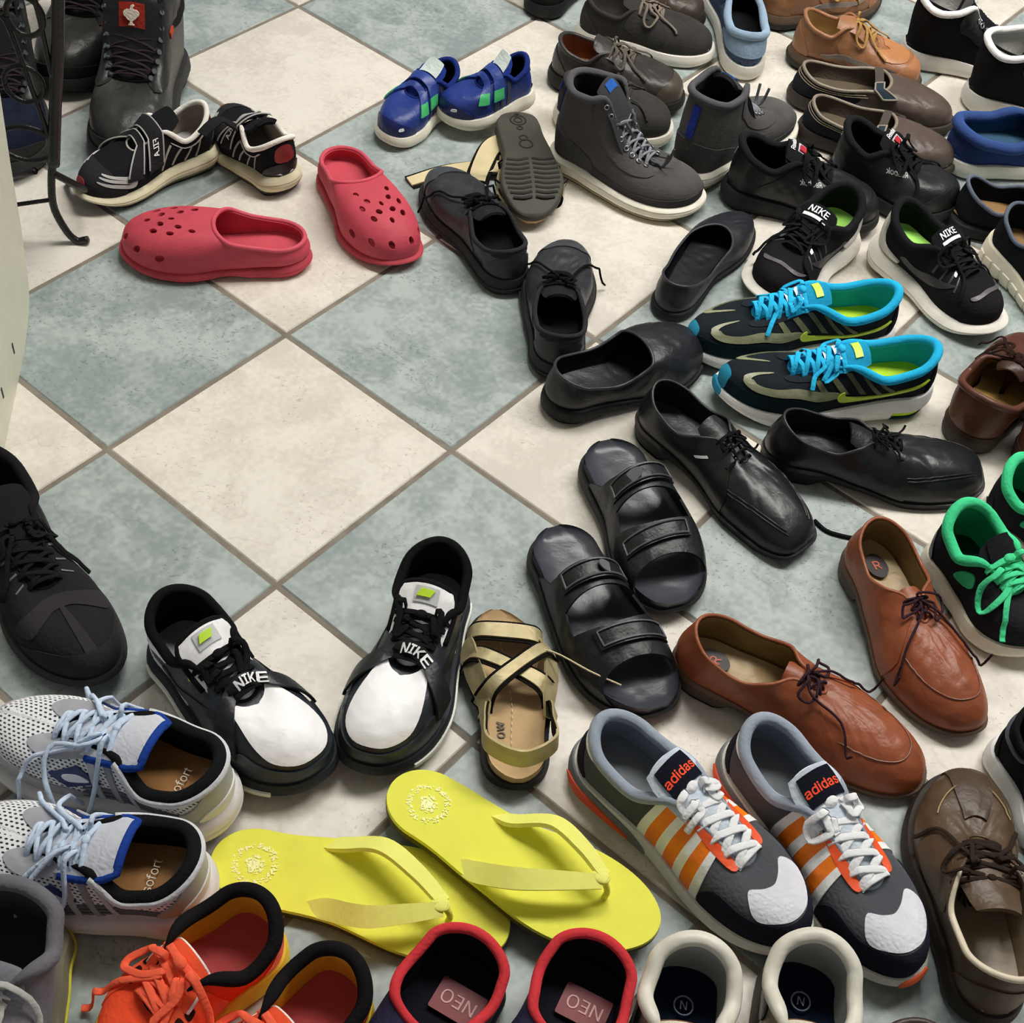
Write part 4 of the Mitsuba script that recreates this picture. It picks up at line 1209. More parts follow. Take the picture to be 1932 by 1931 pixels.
# ---- black runners with white soles and lime insoles
def swoosh_runner(label, at, medial, seed, **k):
    s = Shoe('black_running_shoe', label, at, 'running shoe', medial=medial, w=.100, heel=.074, sole=[(0, .048), (.12, .040), (.3, .032), (.6, .022), (.8, .022), (1, .034)], ground=[(0, .010), (.10, 0), (.74, 0), (1, .022)], sole_bulge=.006,
             open=(.04, .68), throat=.46, rim=[(.04, .104), (.14, .088), (.30, .076), (.46, .088), (.56, .080), (.68, .064)], half=[(0, .026), (.14, .033), (.30, .037), (.46, .027), (.56, .020), (.68, .015)], toe_a=.036, **k)
    s.build_sole('outsole', 0, .15, 'rubber', '#2b2b2b')
    s.build_sole('midsole', .14, 1, 'rubber', '#dedad0', rows=8, steps=[(.14, .001), (.3, .005), (.5, .005), (.54, .0035), (.6, .005), (.85, .003), (1, -.001)])
    s.build_upper('cloth', '#19181b')
    s.build_lining('cloth', '#101012')
    s.build_insole('cloth', '#aef072', lift=.012, u1=.72)
    s.build_collar(.0062, 'cloth', '#1b1a1d', r_slot=.002)
    s.patch('heel_clip', [(.05, .05), (.16, .04), (.30, .06), (.34, .16), (.24, .22), (.18, .40), (.14, .70), (.08, .86), (.04, .82), (.08, .5), (.05, .2)], 'rubber', '#d6d3c9', h=.004, both=True)
    s.patch('toe_cap', [(.72, .02), (.86, .0), (1, -.02), (1.14, .0), (1.28, .02), (1.20, .36), (1.10, .48), (1, .52), (.90, .48), (.80, .36)], 'suede', '#211e20', h=.0012)
    s.patch('toe_band', [(.70, .40), (.80, .44), (.90, .54), (1, .58), (1.10, .54), (1.2, .44), (1.22, .50), (1.10, .62), (1, .66), (.9, .62), (.78, .50)], 'leather', '#5b5659', h=.0016)
    for i in range(4):
        a = .50 + .05 * i
        s.patch('overlay_bar', [(a, .45), (a + .012, .45), (a + .03, .92), (a + .018, .92)], 'smooth', '#3a393d', smooth=False, both=True, h=.001)
    s.patch('side_swoosh', [(.34, .30), (.44, .12), (.56, .30), (.66, .60), (.54, .44), (.45, .30), (.40, .34), (.36, .46)], 'leather', '#2d2c30', both=True, h=.0014)
    s.build_tongue('cloth', '#141316', u1=.38, z_top=.106, w_top=.031, th=.006, curl=.008)
    s.on_tongue('brand_lettering', 'NIKE', .88, 0, 'smooth', '#f4f4f4', height=.010)
    k_ = s.on_tongue('tongue_bar', [(-.019, -.0026), (.019, -.0026), (.019, .0026), (-.019, .0026)], .745, 0, 'smooth', '#eeeeee', h=.0012)
    s.build_laces('cloth', '#171619', [.66, .62, .58, .54, .50, .47], r=.0028, seed=seed, arch=.005, spread=.7)
    s.patch('lace_loop_reflector', [(.62, .78), (.64, .78), (.64, .90), (.62, .90)], 'metal', '#cfcfcf', both=True, h=.0014)
    return s


swoosh_runner('black running shoe with lime green insole, toe pointing down to the left', (0.4354, 1.7246, -125.5, 0.2238), 1, 3)
swoosh_runner('black running shoe with thick white sole, toe pointing to the dark brown lace-up', (0.494, 1.7054, -44.1, 0.223), -1, 4)


# ---- grey high-tops
def high_top(label, at, medial, seed, hooks=True, **k):
    s = Shoe('grey_high_top', label, at, 'high-top sneaker', medial=medial, w=.108, heel=.076, waist=.088, toe_p=2.5, toe_r=.26, tip=.84, sole=[(0, .034), (.3, .031), (.6, .027), (.8, .026), (1, .030)], ground=[(0, .003), (.06, 0), (.8, 0), (1, .010)],
             open=(.05, .66), throat=.34, rim=[(.05, .154), (.15, .148), (.26, .150), (.34, .158), (.42, .126), (.52, .090), (.66, .066)], half=[(0, .030), (.14, .036), (.26, .038), (.34, .030), (.42, .021), (.52, .017), (.66, .013)],
             toe_a=.036, bulge=.006, bulge_top=.004, nt=20, crease=(.0012, .66, .82, 14), **k)
    s.build_sole('outsole', 0, .3, 'rubber', '#c3b795')
    s.build_sole('midsole', .28, 1, 'rubber', '#e6e1d0', rows=6, steps=[(.28, .001), (.5, .003), (.7, .003), (.74, .0015), (.8, .003), (1, .0)])
    s.build_upper('suede', '#53514f', var=.2)
    s.build_lining('cloth', '#37363a')
    s.build_insole('cloth', '#29282b')
    s.build_collar(.0060, 'cloth', '#545357', r_slot=.002)
    s.patch('foxing', [(.40, .0), (.70, .0), (1, -.02), (1.3, .0), (1.6, .0), (1.6, .10), (1.3, .12), (1, .14), (.7, .12), (.40, .10)], 'suede', '#403f3f', h=.0016)
    s.patch('heel_counter', [(-.34, .0), (0, -.01), (.34, .0), (.40, .12), (.30, .26), (.14, .36), (0, .38), (-.14, .36), (-.30, .26), (-.40, .12)], 'suede', '#4c4b4a', h=.0018)
    s.patch('eyestay', [(.70, .62), (.60, .50), (.50, .46), (.40, .52), (.36, .70), (.37, .98), (.50, .985), (.62, .985), (.72, .97), (.76, .80)], 'suede', '#4f4d4c', h=.0018, both=True)
    s.patch('heel_pull_tab', [(-.028, .42), (.028, .42), (.030, .88), (-.030, .88)], 'cloth', '#2a3a8c', h=.0028, smooth=False)
    s.build_tongue('cloth', '#3a393c', u1=.27, z_top=.170, w_top=.030, th=.006, curl=.012, lift=.002)
    s.on_tongue('tongue_badge', [(-.012, -.007), (.012, -.007), (.012, .007), (-.012, .007)], .90, 0, 'cloth', '#2b5ca8', h=.001)
    us = [.63, .59, .55, .51, .47, .43, .39, .36]
    s.build_laces('cloth', '#85858c', us[:6], r=.0023, flat=.0020, seed=seed, arch=.007, bow=False)
    for u in us:
        for sd in (1, -1):
            c = s.eye(u, sd, .008, .0032)
            a = np.linspace(0, 2 * np.pi, 12, endpoint=False)
            e = s.eye(u + .01, sd, .008, .0032) - s.eye(u - .01, sd, .008, .0032)
            e /= np.linalg.norm(e)
            f = s.eye(u, sd, .012, .0032) - s.eye(u, sd, .004, .0032)
            f -= e * (f @ e)
            f /= np.linalg.norm(f)
            s.add('eyelet', tube(c + .0034 * (np.cos(a)[:, None] * e + np.sin(a)[:, None] * f), .0011, 6, True), 'metal', '#b9bbbd', angle=True, var=0)
    A, B = s.eye(us[5], 1, .008), s.eye(us[5], -1, .008)
    rg = np.random.default_rng(seed)
    for P0, sg in ((A, 1), (B, -1)):
        xy = np.array([[0, 0], [.010, -sg * .012], [.035, -sg * .030], [.060, -sg * .022], [.085, -sg * .034]]) + P0[:2]
        s.add('loose_lace', tube(s.drape(xy, [.004, .010, .007, .005, .004], P0[2] + .003), .0023, 8), 'cloth', '#5a5a60', angle=True)
    top = s.eye(us[-1], -1, .008)
    return s


h1 = high_top('grey suede high-top with cream sole and untied laces, beside the upturned sandal', (-0.0132, 1.8363, -25.2, 0.2496), 1, 2)
h2 = high_top('grey suede high-top with its blue heel tab toward the viewer, above the ballet flat', (0.1839, 1.8041, 52.7, 0.2709), -1, 9)


# ---- black leather sneakers with white lettering
def classic(label, at, medial, seed):
    s = shoe('black_leather_sneaker', label, at, [('outsole', 0, .4, 'rubber', '#1d1d1f', .001), ('midsole', .4, 1, 'rubber', '#262628', .001)], ('leather', '#18181a', dict(var=.15)), ('cloth', '#0e0e10'), ('cloth', '#121214'), (.0062, 'cloth', '#1b1b1d', .002),
             ('cloth', '#161618', dict(u1=.33, z_top=.112, w_top=.030, th=.007, curl=.010)), ('#151517', [.62, .57, .52, .47, .42], dict(r=.0032, seed=seed, arch=.005, spread=.8)), cat='sneaker', medial=medial, w=.106, heel=.074, waist=.084, toe_r=.28, toe_p=2.4,
             sole=[(0, .032), (.3, .029), (.6, .024), (.8, .024), (1, .030)], ground=[(0, .004), (.07, 0), (.8, 0), (1, .012)], open=(.045, .65), throat=.42, rim=[(.045, .104), (.15, .090), (.28, .080), (.42, .096), (.52, .084), (.65, .066)],
             half=[(0, .027), (.15, .034), (.28, .037), (.42, .027), (.52, .019), (.65, .014)], toe_a=.040)
    s.patch('side_panel', [(.30, .12), (.46, .08), (.60, .14), (.64, .50), (.56, .84), (.44, .86), (.34, .56)], 'leather', '#1e1e20', both=True, h=.0012)
    s.patch('toe_guard', [(.66, .02), (.84, .0), (1, -.02), (1.16, .0), (1.34, .02), (1.24, .28), (1.1, .36), (1, .38), (.9, .36), (.76, .28)], 'leather', '#1d1d1f', h=.0014)
    for ss in (.535, 1.465):
        s.writing('side_lettering', 'Reebok', ss, .66, .0080, 'smooth', '#d9d9d9', angle=-14 if ss > 1 else 14)
    s.writing('heel_lettering', 'Rbk', .07, .62, .009, 'smooth', '#d6d6d6', angle=0)
    s.on_tongue('tongue_lettering', 'Reebok', .90, .25, 'smooth', '#e6e6e6', height=.0075)
    k = s.on_tongue('tongue_badge', [(-.012, -.007), (.012, -.007), (.012, .007), (-.012, .007)], .72, .1, 'cloth', '#b9bcc4', h=.0012)
    s.on_tongue('flag_cross', [(-.010, -.005), (.002, -.005), (.002, .005), (-.010, .005)], .72, .1, 'cloth', '#b8323c', h=.003, parent=k)
    v, f = gridded(shapely.box(-.016, -.010, .016, .010), .01, 0, .0006)
    sL = 1.55 if medial > 0 else .45
    s_, t_ = sL, .55
    P0, N0 = s.S(s_, t_), s.N(s_, t_)
    ex = s.S(s_ + .02, t_) - s.S(s_ - .02, t_)
    ex /= np.linalg.norm(ex)
    ey = np.cross(N0, ex)
    s.add('lining_label', (P0 - N0 * .0062 + v[:, :1] * ex + v[:, 1:2] * ey - v[:, 2:] * N0, f), 'cloth', '#b5b3ae', var=0)
    return s


classic('black leather sneaker right of the ballet flat, toe behind the black running shoe', (0.2547, 1.803, -6.3, 0.2401), -1, 1)
classic('black leather sneaker with a pale label inside, behind the black running shoes', (0.424, 1.894, -21.5, 0.2098), 1, 2)


# ---- small kids' shoes
def kids_blue(label, at, medial, **k):
    s = Shoe('kids_velcro_sneaker', label, at, "kids' sneaker", 'blue kids\' velcro sneakers', medial=medial, w=.082, heel=.058, waist=.064, toe_r=.30, toe_p=2.4, tip=.88, sole=[(0, .026), (.3, .024), (.6, .021), (.8, .021), (1, .026)], ground=[(0, .003), (.06, 0), (.8, 0), (1, .008)], sole_bulge=.003,
             open=(.05, .60), throat=.36, rim=[(.05, .078), (.15, .066), (.27, .060), (.36, .072), (.48, .066), (.60, .055)], half=[(0, .020), (.15, .025), (.27, .027), (.36, .021), (.48, .017), (.60, .014)], toe_a=.034, **k)
    s.build_sole('sole', 0, 1, 'rubber', '#e4dfcd', rows=6)
    s.build_upper('leather', '#20357c', var=.2)
    s.build_lining('cloth', '#0d0e14')
    s.build_insole('cloth', '#15161c')
    s.build_collar(.0045, 'cloth', '#1c2d70', r_slot=.0018)
    s.patch('toe_cap', [(.68, .02), (.84, .0), (1, -.02), (1.16, .0), (1.32, .02), (1.22, .20), (1.1, .28), (1, .30), (.9, .28), (.78, .20)], 'leather', '#16225c', h=.0016)
    for i in range(3):
        a = .40 + .05 * i
        s.patch('side_stripe', [(a, .05), (a + .026, .05), (a + .020, .86), (a - .006, .86)], 'leather', '#3a3f4e', smooth=False, both=True, h=.0012)
    s.patch('heel_tab', [(-.07, .55), (.07, .55), (.06, .92), (-.06, .92)], 'leather', '#3f9e5c', h=.0016, smooth=False)
    s.patch('toe_reflector', [(.82, .13), (.87, .11), (.865, .16), (.825, .18)], 'smooth', '#e8eaf0', h=.0026)
    s.build_tongue('cloth', '#22388a', u1=.26, z_top=.094, w_top=.024, th=.006)
    s.on_tongue('tongue_label', [(-.016, -.014), (.016, -.014), (.016, .012), (-.016, .012)], .88, 0, 'cloth', '#d9e6df', h=.0014)
    for q0 in (.455, .575):
        k_ = s.strap('strap', q0, q0 + .082, .30, 'leather', '#294088', lift=.004, crown=.008, th=.003)
        P = s._strap
        for e in (slice(0, 6), slice(-6, None)):
            add(f'{k_}__end', sheet(P[:, e] + [0, 0, .0012], .002), 'leather', '#45b06a', M=s.M)
    return s


kids_blue("blue kids' velcro sneaker with green strap ends, the left one, flat on the floor", (-0.1916, 1.9542, -121.9, 0.1781), 1)
kids_blue("blue kids' velcro sneaker with grey side stripes, leaning on its mate", (-0.0636, 1.9492, -145.0, 0.1587), -1, z=.030, roll=4, pitch=-7)


def kids_black(label, at, medial, seed, undone=False):
    s = Shoe('kids_black_sneaker', label, at, "kids' sneaker", "black kids' velcro sneakers", medial=medial, w=.090, heel=.066, waist=.072, toe_r=.30, toe_p=2.3, sole=[(0, .036), (.3, .032), (.6, .023), (.8, .022), (1, .032)], ground=[(0, .007), (.1, 0), (.72, 0), (1, .022)],
             open=(.045, .60), throat=.40, rim=[(.045, .094), (.14, .078), (.27, .066), (.40, .086), (.50, .074), (.60, .062)], half=[(0, .024), (.14, .029), (.27, .032), (.40, .024), (.50, .018), (.60, .014)], toe_a=.036)
    s.build_sole('outsole', 0, .2, 'rubber', '#1f1e1c')
    s.build_sole('midsole', .2, 1, 'rubber', '#c9c1a3', rows=6, steps=[(.2, .0), (.5, .003), (.6, .003), (.64, .0018), (.7, .003), (1, .0)])
    s.build_upper('cloth', '#17161a')
    s.build_lining('cloth', '#948a7d')
    s.build_insole('cloth', '#b9b4b4')
    s.build_collar(.0040, 'cloth', '#e4e0d6', r_slot=.0016)
    s.patch('toe_cap', [(.66, .02), (.84, .0), (1, -.02), (1.16, .0), (1.34, .02), (1.24, .42), (1.1, .56), (1, .58), (.9, .56), (.76, .42)], 'suede', '#2c2b2e', h=.0014)
    s.patch('toe_bumper', [(.95, .02), (1.05, .02), (1.04, .20), (.96, .20)], 'rubber', '#8f342f', h=.003)
    for d in (0, .09, .16):
        s.patch('silver_flash', [(.62, .10 + d), (.72, .16 + d), (.84, .24 + d), (.84, .27 + d), (.72, .22 + d), (.64, .18 + d), (.63, .40 + d), (.615, .40 + d)], 'smooth', '#b9b9b6', both=True, h=.0022)
    for a in (.30, .36, .42, .47):
        s.patch('silver_line', [(a, .06), (a + .008, .06), (a - .03, .66), (a - .040, .66)], 'smooth', '#9d9a93', smooth=False, both=True, h=.0014)
    s.patch('heel_patch', [(-.08, .40), (.08, .40), (.07, .78), (-.07, .78)], 'leather', '#7e2b2a', h=.002)
    s.patch('heel_counter', [(-.20, .0), (0, -.02), (.20, .0), (.16, .26), (0, .34), (-.16, .26)], 'leather', '#101012', h=.0016)
    s.patch('collar_line', [(.22, .74), (.30, .62), (.42, .70), (.42, .74), (.30, .66), (.23, .78)], 'smooth', '#c6c3bb', both=True, h=.0014)
    s.build_tongue('cloth', '#1c1b20', u1=.28, z_top=.104, w_top=.025, th=.006)
    for n_, q0 in enumerate((.475, .585)):
        k_ = s.strap('strap', q0, q0 + .078, .22, 'cloth', '#252326', lift=.005, crown=.008, th=.003)
        P = s._strap
        for i in (0, -1):
            add(f'{k_}__piping', tube(P[i, 1:-1] + [0, 0, .0005], .0013, 6), 'smooth', '#a9a7a3', M=s.M, angle=True)
        if n_ == 0:
            t, f = text('FILA', .0085)
            Q, f = on_grid(P, t, f, .5, .22, angle=180, lift=.0012)
            # lettering that reads from the side
            add(f'{k_}__lettering', (Q, f), 'smooth', '#ece9e4', M=s.M, var=0)
    if undone:
        a = s.eye(.42, 1, .004)
        m, _ = ribbon([a, a + [.010, .020, .016], a + [.0, .045, .020], a + [-.004, .062, .014]], .017, .003, 24, normal=(0, -.2, 1))
        s.add('loose_strap', m, 'cloth', '#1e1c20')
    return s


kids_black("black kids' velcro sneaker with pale collar, toe against the iron stand", (-0.5268, 1.7167, -134.1, 0.2263), 1, 1)
kids_black("black kids' velcro sneaker with its heel toward the viewer and an undone strap", (-0.3977, 1.644, 135.7, 0.1882), -1, 2, undone=True)

# ---- top right: grey casual shoes, loafers, tan and black boots
def casual(name, label, at, medial, seed, up, sole, lining, insole, mat='suede', cat='casual shoe', laces=None, group=None, soles=None, toe_cap=None, **k):
    g = dict(medial=medial, w=.104, heel=.072, waist=.080, toe_p=2.4, toe_r=.30, tip=.84, **FLAT, open=(.045, .60), throat=.38, rim=[(.045, .080), (.15, .070), (.28, .064), (.38, .078), (.48, .074), (.60, .062)],
             half=[(0, .026), (.15, .032), (.28, .034), (.38, .026), (.46, .015), (.60, .011)], toe_a=.036, crease=(.0015, .62, .82, 14))
    g.update(k)
    s = shoe(name, label, at, soles or [('sole', 0, 1, 'rubber', sole, .001)], (mat, up, dict(var=.2)), (lining[0], lining[1]), (insole[0], insole[1]), (.0038, mat, up, .0016), (mat, up, dict(u1=.30, z_top=.094, w_top=.026, th=.005)),
             (laces or up, [.57, .53, .49, .45, .41], dict(r=.0026, seed=seed, arch=.005, spread=.8)), cat=cat, group=group, **g)
    s.patch('heel_counter', [(-.24, .0), (0, -.02), (.24, .0), (.20, .4), (.10, .62), (0, .66), (-.10, .62), (-.20, .4)], mat, up, h=.0016)
    if toe_cap:
        s.patch('toe_cap', [(.70, .02), (.84, .0), (1, -.02), (1.16, .0), (1.30, .02), (1.22, .32), (1.1, .42), (1, .44), (.9, .42), (.78, .32)], mat, toe_cap, h=.0016)
    s.patch('quarter', [(.52, .06), (.60, .30), (.62, .80), (.58, .97), (.46, .98), (.40, .6), (.44, .2)], mat, up, h=.0014, both=True)
    return s


casual('brown_grey_shoe', 'worn brown grey casual shoe with orange brown lining, suede strip near its toe', (-0.041, 2.0621, -7.4, 0.229), -1, 3, '#332f2c', '#1d1b1a', ('leather', '#6b3a24'), ('leather', '#9a5a3a'), mat='leather', toe_cap='#4a4238', laces='#5d564e')
casual('grey_canvas_shoe', 'dark grey shoe with white sole and blue tab, mostly behind the grey high-top', (-0.0218, 1.9428, -1.7, 0.1909), -1, 4, '#3b3937', '#d8d3c6', ('cloth', '#4b4744'), ('cloth', '#3d3a3a')).patch('heel_pull_tab', [(-.03, .5), (.03, .5), (.03, .98), (-.03, .98)], 'cloth', '#2c3f92', smooth=False, h=.0026)
casual('grey_lace_up', 'dark grey lace-up with white sole at the top edge, toe by the pale blue slip-on', (-0.0052, 2.2074, -1.6, 0.2396), -1, 5, '#3a3836', '#dcd8ce', ('cloth', '#57534f'), ('cloth', '#cfcac2'), laces='#7c7167')
casual('brown_casual_shoe', 'dark brown shoe at the top edge, behind the grey lace-up and the blue slip-on', (0.0201, 2.3654, -20.9, 0.2102), -1, 6, '#453930', '#1c1918', ('cloth', '#2b2522'), ('cloth', '#2b2522'), mat='leather', laces='#5a4c40', toe_cap='#3f342c')
casual('black_casual_shoe', 'black shoe cut off by the top edge beside the cream tile corner', (-0.0781, 2.2458, 76.1, 0.2828), 1, 7, '#222120', '#171616', ('cloth', '#161515'), ('cloth', '#161515'))

s = shoe('blue_slip_on', 'pale blue slip-on with dark inside, heel toward the viewer at the top edge', (0.2924, 2.1366, 96.2, 0.3727), [('sole', 0, 1, 'rubber', '#cfccc2', .001)], ('cloth', '#45536c', dict(var=.2)), ('cloth', '#20242c'), ('cloth', '#101114'), (.0075, 'cloth', '#8ea4b8', .006),
         cat='slip-on shoe', medial=1, w=.102, heel=.072, toe_p=2.4, toe_r=.3, **FLAT, open=(.05, .52), throat=.34, rim=[(.05, .076), (.15, .066), (.28, .062), (.40, .066), (.52, .068)], half=[(0, .026), (.15, .031), (.28, .032), (.40, .028), (.52, .016)], r_front=.08, toe_a=.034)
s.patch('heel_band', [(-.30, .28), (0, .26), (.30, .28), (.34, .60), (.20, .92), (0, .94), (-.20, .92), (-.34, .60)], 'cloth', '#7f93a8', h=.0022)
s.patch('vamp_seam', [(.50, .60), (.56, .55), (.60, .80), (.58, .98), (.54, .98)], 'cloth', '#27334f', h=.0014, both=True)


def tan_sneaker(label, at, medial, seed):
    s = casual('tan_leather_shoe', label, at, medial, seed, '#9a6a48', '#2a2522', ('leather', '#b79b6a'), ('leather', '#b39463'), mat='leather', laces='#a8844f', soles=[('outsole', 0, .55, 'rubber', '#26221f', .002), ('midsole', .55, 1, 'rubber', '#5b4a3c', .0)],
               rim=[(.045, .090), (.15, .078), (.28, .072), (.38, .090), (.50, .082), (.62, .064)], open=(.045, .64), toe_cap='#ad7650')
    s.patch('side_stripe', [(.36, .16), (.60, .20), (.66, .28), (.50, .30), (.34, .26)], 'leather', '#8d8078', both=True, h=.0018)
    s.patch('vamp_panel', [(.66, .50), (.80, .46), (1, .52), (1.2, .46), (1.34, .50), (1.36, .75), (1.2, .90), (1, .84), (.8, .90), (.64, .75)], 'leather', '#b37a4e', h=.0014)
    return s


tan_sneaker('tan leather lace-up shoe with cream lining, its laces loose, by the pale blue slip-on', (0.3708, 2.2398, -10.7, 0.2318), -1, 3)
tan_sneaker('tan leather shoe cut off by the top edge behind the other tan one', (0.3214, 2.3406, 31.0, 0.2617), 1, 4)


def lined_boot(label, at, medial, seed, loop=True):
    s = Shoe('black_lined_boot', label, at, 'boot', 'black boots with white lining', medial=medial, w=.106, heel=.076, waist=.088, toe_p=2.4, toe_r=.28, sole=[(0, .034), (.3, .031), (.6, .026), (.8, .026), (1, .032)], ground=[(0, .003), (.06, 0), (.8, 0), (1, .012)],
             open=(.02, .64), throat=.36, rim=[(.02, .122), (.14, .116), (.26, .122), (.36, .130), (.44, .104), (.52, .086), (.64, .066)], half=[(0, .036), (.12, .046), (.24, .050), (.36, .040), (.44, .022), (.52, .017), (.64, .013)], bulge=.002, bulge_top=.010, toe_a=.038, nt=20)
    s.build_sole('sole', 0, 1, 'rubber', '#dedbd2', rows=6)
    s.build_upper('cloth', '#161618')
    s.build_lining('cloth', '#c9c8c2')
    s.build_insole('cloth', '#26262a')
    s.build_collar(.0062, 'cloth', '#efeeea', r_slot=.0018)
    s.patch('toe_cap', [(.70, .02), (.84, .0), (1, -.02), (1.16, .0), (1.30, .02), (1.22, .32), (1, .42), (.78, .32)], 'leather', '#1b1b1d', h=.0016)
    s.patch('eyestay', [(.72, .60), (.62, .42), (.50, .40), (.40, .50), (.37, .75), (.40, .95), (.52, .975), (.66, .97), (.74, .84)], 'leather', '#1e1e20', h=.0018, both=True)
    s.build_tongue('cloth', '#1a1a1c', u1=.40, z_top=.118, w_top=.020, th=.006)
    s.build_laces('cloth', '#17171a', [.61, .57, .53, .49, .455], r=.0028, seed=seed, arch=.005, bow=False)
    for u in (.60, .55, .50, .455, .42):
        for sd in (1, -1):
            c = s.eye(u, sd, .010, .0034)
            a = np.linspace(0, 2 * np.pi, 12, endpoint=False)
            e = s.eye(u + .01, sd, .010, .0034) - s.eye(u - .01, sd, .010, .0034)
            e /= np.linalg.norm(e)
            f = s.eye(u, sd, .014, .0034) - s.eye(u, sd, .006, .0034)
            f -= e * (f @ e)
            f /= np.linalg.norm(f)
            s.add('eyelet', tube(c + .0042 * (np.cos(a)[:, None] * e + np.sin(a)[:, None] * f), .0014, 6, True), 'metal', '#d3d4d6', angle=True, var=0)
    if loop:
        p0 = np.array([.06 * s.L, -.02, .122])
        s.add('pull_loop', tube(curve([p0, p0 + [.03, .004, -.012], p0 + [.055, .016, -.02], p0 + [.066, .034, -.006], p0 + [.070, .046, .004]], 20), .0024, 8, flat=.0024), 'cloth', '#111113', angle=True)
    return s


lined_boot('black lace-up boot with flared white lining, behind the tan lace-up shoe', (0.5747, 2.2927, -0.4, 0.2498), -1, 3)
lined_boot('black boot with white lining, above the dark blue shoe at the right edge', (0.6745, 2.1754, -3.1, 0.2374), -1, 5)


def bar_shoe(label, at, medial):
    s = shoe('brown_strap_shoe', label, at, [('sole', 0, 1, 'rubber', '#3a332e', .001)], ('leather', '#53463f', dict(var=.15)), ('cloth', '#5a5146'), ('suede', '#5d5345'), (.0030, 'leather', '#8a7f70', .003), cat='strap shoe', group=None, medial=medial, w=.104, heel=.072, waist=.082, toe_p=2.4, toe_r=.3,
             sole=[(0, .026), (.3, .024), (.6, .018), (.8, .018), (1, .022)], ground=[(0, .003), (.06, 0), (.8, 0), (1, .008)], open=(.045, .58), throat=.58, rim=[(.045, .066), (.15, .056), (.30, .052), (.46, .058), (.58, .062)], half=[(0, .027), (.15, .034), (.30, .037), (.46, .037), (.58, .030)], r_front=.06, toe_a=.034, crease=(.0012, .66, .86, 12))
    s.patch('heel_quarter', [(-.40, .02), (0, .0), (.40, .02), (.46, .5), (.44, .96), (0, .97), (-.44, .96), (-.46, .5)], 'suede', '#25282e', h=.0012, smooth=False)
    for d in (.80, .68):
        q = np.linspace(-.50, .50, 60)
        s.add('stitching', tube(s.S(q, d) + s.N(q, d) * .0016, .0008, 5), 'cloth', '#a3947c', var=0)
    k_ = s.strap('strap', .56, .63, .62, 'leather', '#4c433c', lift=.004, crown=.004, th=.003)
    P = s._strap
    far = P[:, -14:] + [0, 0, .003]
    k2 = s.add('strap_tab', sheet(far, .003), 'suede', '#2f3a45')
    ring = np.concatenate([far[0, :], far[1:, -1], far[-1, ::-1][1:], far[::-1, 0][1:-1]])
    add(f'{k2}__piping', tube(ring, .0016, 6, True), 'cloth', '#9b9384', M=s.M, angle=True, var=0)
    return s


bar_shoe('brown strap shoe with dark heel and pale stitching, the rear one of its pair', (0.3669, 2.1056, -3.5, 0.2793), -1)
bar_shoe('brown strap shoe with dark heel, the front one, toe behind the black leather sneaker', (0.3819, 2.0093, -15.6, 0.2591), 1)

s = shoe('dark_blue_shoe', 'dark blue cloth shoe with white sole and wide open collar at the right edge', (0.6194, 1.9669, 19.7, 0.2917), [('sole', 0, 1, 'rubber', '#e2ded0', .002)], ('cloth', '#2b3c6c', dict(var=.25)), ('cloth', '#2c4a6c'), ('cloth', '#34526c'), (.0095, 'cloth', '#344b80', .006),
         cat='shoe', medial=1, w=.118, heel=.090, waist=.100, **FLAT, open=(.03, .56), throat=.44, rim=[(.03, .074), (.15, .064), (.30, .058), (.44, .070), (.56, .070)], half=[(0, .034), (.15, .041), (.30, .046), (.44, .042), (.56, .024)], r_front=.06, toe_a=.036)


def piped(label, at, medial, chunky):
    so = [(0, .044), (.3, .036), (.6, .028), (.8, .028), (1, .034)] if chunky else [(0, .024), (.3, .022), (.6, .018), (1, .022)]
    s = shoe('black_piped_slip_on', label, at, [('sole', 0, 1, 'rubber', '#e6dfc9' if chunky else '#17171b', .002)], ('cloth', '#17181e', dict(var=.15)), ('cloth', '#15171d'), ('cloth', '#8f6f4a'), (.0032, 'cloth', '#5d6472', .0032), cat='slip-on shoe', medial=medial, w=.104, heel=.074, waist=.084,
             sole=so, ground=[(0, .004), (.08, 0), (.78, 0), (1, .014)], open=(.04, .54), throat=.54, rim=[(.04, so[0][1] + .052), (.15, so[0][1] + .040), (.30, so[0][1] + .028), (.44, so[0][1] + .036), (.54, so[0][1] + .042)], half=[(0, .027), (.15, .033), (.30, .037), (.44, .036), (.54, .026)], r_front=.07, toe_a=.036)
    if chunky:
        for i in range(9):
            a = 1.22 + .07 * i
            s.patch('sole_block', [(a, -.02), (a + .052, -.02), (a + .052, .62), (a, .62)], 'rubber', '#ebe5d2', on='sole', h=.0042, smooth=False, both=True)
    q = np.linspace(.40, .60, 3)
    return s


piped('black slip-on with grey piped edge and tan insole, below the dark blue shoe', (0.6131, 1.8185, -6.8, 0.2148), -1, False)
piped('black shoe on a chunky white sole at the right edge, beside the running shoe', (0.6722, 1.7528, -54.3, 0.2109), -1, True)


